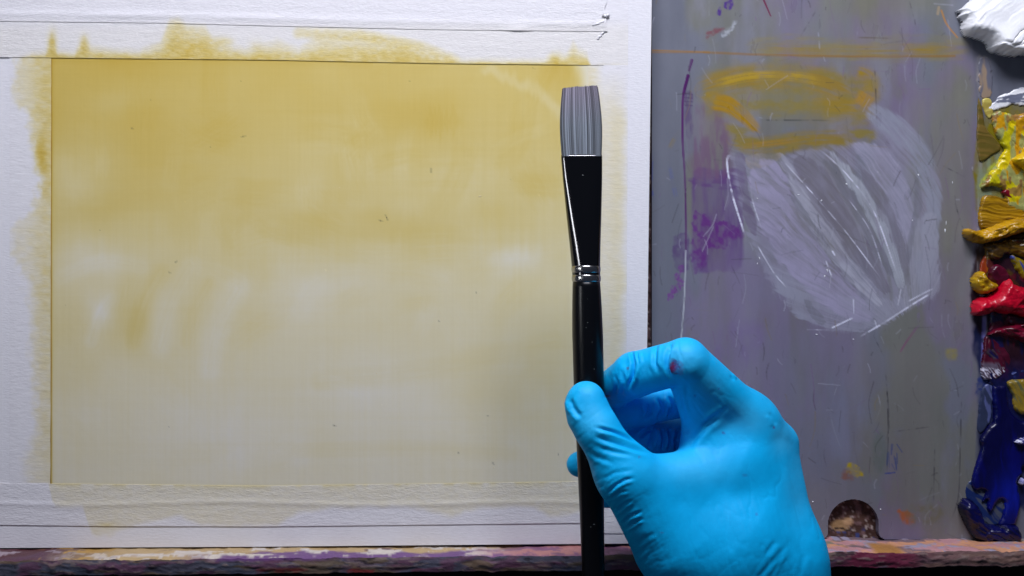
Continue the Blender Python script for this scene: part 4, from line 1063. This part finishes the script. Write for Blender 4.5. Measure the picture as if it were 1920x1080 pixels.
# ---------------------------------------------------------------- gloved hand
def cp(cx, cy):        # position in the enlarged study of the hand -> photograph pixel
    return 1000 + cx / 2.16, 580 + cy / 2.16
def J(cx, cy, r, D):
    px, py = cp(cx, cy)
    w = W(px, py, D) * 1000.0
    return (np.array([w[0], w[1], w[2]], np.float32), np.float32(r * 0.25 * (492 - D) / 492))
HS = 0.52              # lattice step in mm
lo = np.array([W(1045, 1080, 60)[0] * 1000 - 3, -104.0, W(1300, 1185, 60)[2] * 1000], np.float32)
hi = np.array([W(1590, 900, 60)[0] * 1000, 8.0, W(1300, 610, 60)[2] * 1000], np.float32)
ns = np.ceil((hi - lo) / HS).astype(int)
gx = (lo[0] + HS * np.arange(ns[0])).astype(np.float32)[:, None, None]
gy = (lo[1] + HS * np.arange(ns[1])).astype(np.float32)[None, :, None]
gz = (lo[2] + HS * np.arange(ns[2])).astype(np.float32)[None, None, :]
def cone(A, B):
    (a, ra), (b, rb) = A, B
    ab = b - a
    L2 = float(ab @ ab)
    t = ((gx - a[0]) * ab[0] + (gy - a[1]) * ab[1] + (gz - a[2]) * ab[2]) / np.float32(L2)
    np.clip(t, 0, 1, out=t)
    q = (gx - a[0] - t * ab[0]) ** 2 + (gy - a[1] - t * ab[1]) ** 2 + (gz - a[2] - t * ab[2]) ** 2
    np.sqrt(q, out=q)
    q -= ra + (rb - ra) * t
    return q
def smin(a, b, k):
    h = np.clip(np.float32(k) - np.abs(a - b), 0, None)
    h *= h
    h *= np.float32(0.25 / k)
    return np.minimum(a, b) - h
# palm and back of the hand
M1 = J(868, 450, 46, 58); M2 = J(976, 548, 40, 47); M3 = J(985, 650, 38, 30); M4 = J(960, 750, 36, 15)
palm = cone(M1, J(800, 990, 78, 64))
palm = smin(palm, cone(M2, J(965, 1000, 86, 56)), 13)
palm = smin(palm, cone(J(915, 520, 44, 54), J(890, 900, 70, 62)), 8)
palm = smin(palm, cone(M3, J(930, 1020, 65, 44)), 8)
palm = smin(palm, cone(M4, J(900, 1030, 60, 38)), 8)
palm = smin(palm, cone(J(640, 1000, 82, 66), J(700, 1420, 92, 62)), 10)
palm = smin(palm, cone(J(985, 1010, 86, 56), J(1050, 1420, 92, 52)), 10)
palm = smin(palm, cone(J(800, 1000, 90, 62), J(860, 1420, 95, 58)), 10)
palm = smin(palm, cone(J(640, 770, 66, 67), J(770, 910, 84, 66)), 12)
T0, T1, T2, T3 = J(214, 368, 36, 78), J(258, 486, 41, 80.5), J(374, 672, 51, 80), J(556, 935, 72, 72)
palm = smin(palm, cone(T2, T3), 10)
palm = smin(palm, cone(J(440, 690, 38, 77), J(740, 650, 42, 68)), 8)
palm = smin(palm, cone(J(700, 560, 40, 62), J(800, 620, 55, 62)), 9)
hand = smin(palm, cone(T1, T2), 7)
hand = smin(hand, smin(cone(T0, T1), cone(J(185, 400, 24, 79), J(195, 440, 26, 80)), 4), 2.0)
# fingers: the root blends softly into the palm, the rest stays separate
def finger(joints, kroot, extra=None):
    prox = cone(joints[0], joints[1])
    if extra is not None:
        prox = smin(prox, cone(*extra), 6)
    rest = prox
    for a, b in zip(joints[1:-1], joints[2:]):
        rest = smin(rest, cone(a, b), 1.6)
    return smin(smin(palm, prox, kroot), rest, 0.6)
for js, kr, ex in (([M1, J(616, 208, 42, 78), J(412, 264, 42, 67), J(322, 322, 36, 55)], 9, (J(722, 520, 44, 60), J(640, 300, 38, 70))),
               ([M2, J(650, 345, 38, 51), J(450, 392, 35, 47), J(330, 430, 33, 48)], 5, None),
               ([M3, J(695, 505, 38, 36), J(450, 538, 43, 40), J(186, 628, 24, 52)], 5, None),
               ([M4, J(700, 668, 36, 24), J(480, 722, 33, 34), J(296, 748, 26, 45)], 5, None)):
    hand = smin(hand, finger(js, kr, ex), 0.9)
# surface nets
val = hand
inside = val < 0
c000 = val
nx_, ny_, nz_ = val.shape
sgn = inside.astype(np.int8)
tot = np.zeros((nx_ - 1, ny_ - 1, nz_ - 1), np.int8)
for i in (0, 1):
    for j in (0, 1):
        for k in (0, 1):
            tot += sgn[i:nx_ - 1 + i, j:ny_ - 1 + j, k:nz_ - 1 + k]
act = (tot > 0) & (tot < 8)
ci = np.argwhere(act)
cid = np.full(act.shape, -1, np.int32); cid[act] = np.arange(len(ci))
acc = np.zeros((len(ci), 3)); cnt = np.zeros(len(ci))
cor = [(i, j, k) for i in (0, 1) for j in (0, 1) for k in (0, 1)]
vals = {c: val[ci[:, 0] + c[0], ci[:, 1] + c[1], ci[:, 2] + c[2]] for c in cor}
for a in cor:
    for ax in range(3):
        if a[ax] == 0:
            b = list(a); b[ax] = 1; b = tuple(b)
            va, vb = vals[a], vals[b]
            m = (va < 0) != (vb < 0)
            t = np.where(m, va / np.where(m, va - vb, 1), 0)
            p = np.tile(np.array(a, float), (len(ci), 1)); p[:, ax] = t
            acc[m] += p[m]; cnt[m] += 1
HV = lo + HS * (ci + acc / cnt[:, None])
quads = []
for ax in range(3):
    o1, o2 = [(1, 2), (2, 0), (0, 1)][ax]
    sl0 = [slice(None)] * 3; sl1 = [slice(None)] * 3
    sl0[ax] = slice(0, -1); sl1[ax] = slice(1, None)
    diff = inside[tuple(sl0)] != inside[tuple(sl1)]
    e = np.argwhere(diff)
    ok = (e[:, o1] > 0) & (e[:, o2] > 0) & (e[:, o1] < act.shape[o1]) & (e[:, o2] < act.shape[o2])
    e = e[ok]
    def cell(d1, d2):
        q = e.copy(); q[:, o1] -= d1; q[:, o2] -= d2
        return cid[q[:, 0], q[:, 1], q[:, 2]]
    qd = np.stack([cell(1, 1), cell(0, 1), cell(0, 0), cell(1, 0)], -1)
    fl = ~inside[tuple(sl0)][e[:, 0], e[:, 1], e[:, 2]]
    qd[fl] = qd[fl][:, ::-1]
    quads.append(qd)
HQ = np.concatenate(quads)
HQ = HQ[(HQ >= 0).all(1)]
def relax(V, n, f):
    E = np.concatenate([HQ[:, [0, 1]], HQ[:, [1, 2]], HQ[:, [2, 3]], HQ[:, [3, 0]]])
    E = np.concatenate([E, E[:, ::-1]])
    deg = np.bincount(E[:, 0], minlength=len(V)).astype(float)
    for _ in range(n):
        s = np.stack([np.bincount(E[:, 0], weights=V[E[:, 1], c], minlength=len(V)) for c in range(3)], -1)
        V = V + f * (s / np.maximum(deg, 1)[:, None] - V)
    return V
HV = relax(HV, 6, .5)
def normals(V):
    fn = np.cross(V[HQ[:, 2]] - V[HQ[:, 0]], V[HQ[:, 3]] - V[HQ[:, 1]])
    N = np.zeros_like(V)
    for c in range(4):
        for k in range(3):
            N[:, k] += np.bincount(HQ[:, c], weights=fn[:, k], minlength=len(V))
    return N / np.maximum(np.linalg.norm(N, axis=1, keepdims=True), 1e-9)
HN = normals(HV)
# folds of the glove, laid where the photograph shows them
k = (CAM * 1000 + HV[:, 1]) / (CAM * 1000)
ppx = 960 + HV[:, 0] / (S * 1000 * k); ppy = 540 - (HV[:, 2] - ZC * 1000) / (S * 1000 * k)
ux = (ppx - 1000) * 2.16; uy = (ppy - 580) * 2.16; dep = -HV[:, 1]
facing = sstep(0.0, 0.35, -HN[:, 1])
disp = np.zeros(len(HV))
def crease(pts, w, amp, dmin=50, side=1.0, dmax=200):
    global disp
    dd, al, sd, L = pl_dist(ux, uy, pts)
    t = al / max(L, 1e-6)
    fade = sstep(0, .25, t + .05) * sstep(1.0, .7, t - .05) * sstep(dmin - 3, dmin + 3, dep) * sstep(dmax + 3, dmax - 3, dep)
    endf = np.where((dd > np.abs(sd) + 1e-3), 0, 1)
    g = -amp * np.exp(-(sd / w) ** 2) + 0.75 * amp * np.exp(-((sd - side * 1.9 * w) / (1.2 * w)) ** 2) + 0.3 * amp * np.exp(-((sd + side * 1.9 * w) / (1.2 * w)) ** 2)
    disp += np.where(dd < 6 * w, g, 0) * fade * facing
# thumb
crease([(250, 478), (320, 496), (380, 520), (450, 552)], 7, .95, 70)
crease([(246, 515), (310, 538), (380, 560), (470, 585)], 8, .60, 70)
crease([(262, 560), (330, 580), (400, 590)], 8, .35, 70)
crease([(148, 360), (160, 398), (184, 428), (196, 440)], 10, .9, 70)
crease([(160, 330), (178, 300), (210, 300)], 9, .35, 70)
crease([(330, 400), (352, 430), (368, 455)], 6, .35, 70)
crease([(200, 560), (260, 600), (330, 625)], 9, .35, 65)
# palm edge below the thumb
crease([(275, 690), (325, 664), (410, 648)], 8, .25, 60)
crease([(298, 748), (335, 712), (375, 690), (410, 684)], 6, .75, 60)
crease([(312, 768), (352, 742), (385, 735)], 5, .3, 60)
crease([(338, 822), (370, 790), (400, 772)], 6, .35, 60)
crease([(365, 862), (392, 838), (440, 818)], 6, .65, 60)
crease([(376, 888), (420, 858), (450, 848)], 5, .5, 60)
crease([(410, 955), (450, 925), (500, 905)], 8, .18, 60)
# index finger
crease([(396, 160), (408, 215), (402, 270), (375, 335)], 7, 1.9, 52, -1)
crease([(418, 170), (425, 215), (412, 260)], 6, .7, 55, -1)
crease([(505, 125), (495, 165), (492, 215), (505, 255)], 8, .9, 60, -1)
crease([(560, 135), (545, 180), (540, 225), (556, 285)], 8, 1.3, 60, -1)
crease([(590, 330), (600, 390), (618, 450)], 10, .5, 50)
crease([(625, 300), (618, 360), (640, 430)], 9, .35, 50)
crease([(360, 260), (372, 300), (352, 350)], 7, .5, 50)
crease([(335, 270), (340, 310), (325, 350)], 6, .4, 50)
# back of the hand
crease([(760, 425), (700, 468), (655, 520), (625, 560)], 13, .8, 50, -1)
crease([(785, 400), (725, 440), (690, 470)], 9, .35, 50)
crease([(955, 418), (972, 440), (985, 470)], 9, .35, 35, 1)
crease([(1035, 950), (990, 1000), (935, 1060), (900, 1110)], 10, .22, 40, -1)
crease([(1010, 990), (985, 1040), (960, 1090)], 8, .12, 40, -1)
crease([(1100, 990), (1085, 1040), (1080, 1090)], 12, .2, 40, -1)
crease([(980, 940), (940, 1000)], 10, .3, 40, -1)
crease([(806, 262), (822, 282)], 5, -.5, 40)
# curled fingers deep in the grip
for p in ([(430, 520), (450, 500), (480, 480)], [(470, 560), (482, 520), (478, 480)], [(520, 480), (530, 530), (520, 570)], [(545, 480), (556, 520), (550, 570)], [(590, 490), (575, 530), (580, 570)], [(500, 360), (520, 410), (505, 450)], [(455, 380), (470, 420), (450, 450)], [(545, 350), (560, 400), (550, 440)]):
    crease(p, 8, 1.6, 15, 1, 64)
ed, eal, esd, eL = pl_dist(ux, uy, [(150, 470), (190, 600), (300, 770), (400, 930), (455, 1080)])
cw = ux * .80 - uy * .60; cp_ = ux * .60 + uy * .80
disp += 0.55 * (fbm(cw / 110, cp_ / 15, 851, 3) - .5) * np.exp(-(ed / 85) ** 2) * sstep(55, 62, dep) * facing
fd, fal, fsd, fL = pl_dist(ux, uy, [(330, 320), (412, 262), (616, 206)])
disp += 0.50 * (fbm(fal / 14, fsd / 70 + 5, 852, 3) - .5) * np.exp(-(fd / 95) ** 2) * sstep(48, 56, dep) * facing
disp += 0.30 * (fbm((ux * .35 + uy * .94) / 190, (ux * .94 - uy * .35) / 26, 853, 3) - .5) * sstep(560, 800, uy) * facing
disp += 0.35 * (fbm((ux * .7 + uy * .7) / 120, (ux * .7 - uy * .7) / 20, 854, 3) - .5) * np.exp(-((ux - 690) / 110) ** 2 - ((uy - 400) / 160) ** 2) * facing
def lines(u, v, seed):      # thin tight creases
    n_ = 1 - 2 * np.abs(fbm(u, v, seed, 3) - .5)
    return np.clip((n_ - .80) / .20, 0, 1) ** 2
disp -= 0.20 * lines(cw / 150, cp_ / 34, 861) * np.exp(-(ed / 120) ** 2) * sstep(55, 62, dep) * facing
disp -= 0.28 * lines(fal / 36, fsd / 120 + 5, 862) * np.exp(-(fd / 100) ** 2) * sstep(48, 56, dep) * facing
disp -= 0.10 * lines((ux * .8 - uy * .6) / 200, (ux * .6 + uy * .8) / 60, 863) * sstep(900, 1040, uy) * facing
disp -= 0.20 * lines((ux * .6 + uy * .8) / 160, (ux * .8 - uy * .6) / 44, 864) * np.exp(-((ux - 700) / 130) ** 2 - ((uy - 430) / 170) ** 2) * facing
disp -= 0.14 * lines((ux * .3 + uy * .95) / 220, (ux * .95 - uy * .3) / 70, 865) * sstep(480, 620, uy) * sstep(500, 700, ux) * facing
disp += 0.22 * (fbm(ux / 120, uy / 120 + dep / 30, 801, 3) - .5) * facing
HV = HV + HN * disp[:, None]
HV = relax(HV, 1, .35)
# glove colour, with a few paint marks
GC = np.ones((len(HV), 3)) * np.array([0.0, 0.46, 0.91])
nz = fbm(ux / 60, uy / 60, 811, 3)
GC *= (0.94 + .12 * nz)[:, None]
st_ = np.zeros(len(HV))      # the film goes paler where it is stretched over a joint
for x_, y_, rx_, ry_, am_ in [(840, 440, 120, 70, .8), (615, 190, 70, 60, .9), (1010, 520, 50, 70, .8), (250, 440, 60, 60, .8), (640, 640, 150, 60, .7), (230, 330, 40, 40, .6), (720, 330, 60, 90, .6), (1080, 700, 60, 150, .5)]:
    st_ = np.maximum(st_, am_ * np.exp(-((ux - x_) / rx_) ** 2 - ((uy - y_) / ry_) ** 2) * (.6 + .8 * fbm(ux / 40, uy / 40, 813, 3)))
GC = over(GC, st_ * .6 * (dep > 45), np.array([0.07, 0.56, 0.95]))
def stain(x, y, rx, ry, c, a, seed):
    global GC
    s = 1 - np.hypot((ux - x) / rx, (uy - y) / ry) + 1.1 * (fbm(ux / 9, uy / 9, seed, 3) - .5)
    GC = over(GC, sstep(0, .45, s) * a * (dep > 45), c)
stain(572, 232, 24, 30, lin(60, 40, 120), .8, 5)
stain(566, 236, 12, 22, lin(110, 16, 70), .9, 6)
stain(590, 240, 26, 34, lin(90, 110, 190), .45, 7)
stain(384, 240, 8, 8, lin(80, 60, 110), .7, 8)
stain(300, 352, 12, 5, lin(90, 40, 90), .6, 9)
stain(770, 500, 7, 7, lin(70, 70, 170), .6, 10)
stain(975, 478, 9, 7, lin(80, 60, 150), .7, 11)
stain(655, 350, 6, 9, lin(40, 90, 180), .5, 14)
stain(430, 600, 8, 6, lin(70, 80, 160), .45, 15)
stain(905, 830, 7, 9, lin(60, 90, 180), .4, 16)
stain(520, 905, 9, 5, lin(70, 90, 170), .4, 17)
stain(752, 322, 5, 5, lin(60, 80, 180), .6, 12)
stain(855, 672, 14, 8, lin(40, 90, 170), .4, 13)
M_glove, nt, bs = mat_nodes('blue_nitrile_glove')
at = add(nt, 'ShaderNodeAttribute'); at.attribute_name = 'Col'
nt.links.new(at.outputs['Color'], bs.inputs['Base Color'])
bs.inputs['Roughness'].default_value = 0.55
bs.inputs['Specular IOR Level'].default_value = 0.22
bs.inputs['Sheen Weight'].default_value = 0.0
n1 = noise_node(nt, 1800, 3, .6); n2 = noise_node(nt, 160, 3, .5)
b1 = add(nt, 'ShaderNodeBump'); b1.inputs['Strength'].default_value = .10; b1.inputs['Distance'].default_value = .0002
b2 = add(nt, 'ShaderNodeBump'); b2.inputs['Strength'].default_value = .2; b2.inputs['Distance'].default_value = .001
nt.links.new(n1.outputs['Fac'], b1.inputs['Height']); nt.links.new(n2.outputs['Fac'], b2.inputs['Height'])
nt.links.new(b2.outputs['Normal'], b1.inputs['Normal']); nt.links.new(b1.outputs['Normal'], bs.inputs['Normal'])
link('gloved_hand', make_mesh('gloved_hand', HV / 1000.0, HQ, GC), M_glove, None,
     label='right hand in a bright blue disposable glove gripping the paintbrush handle', category='hand')
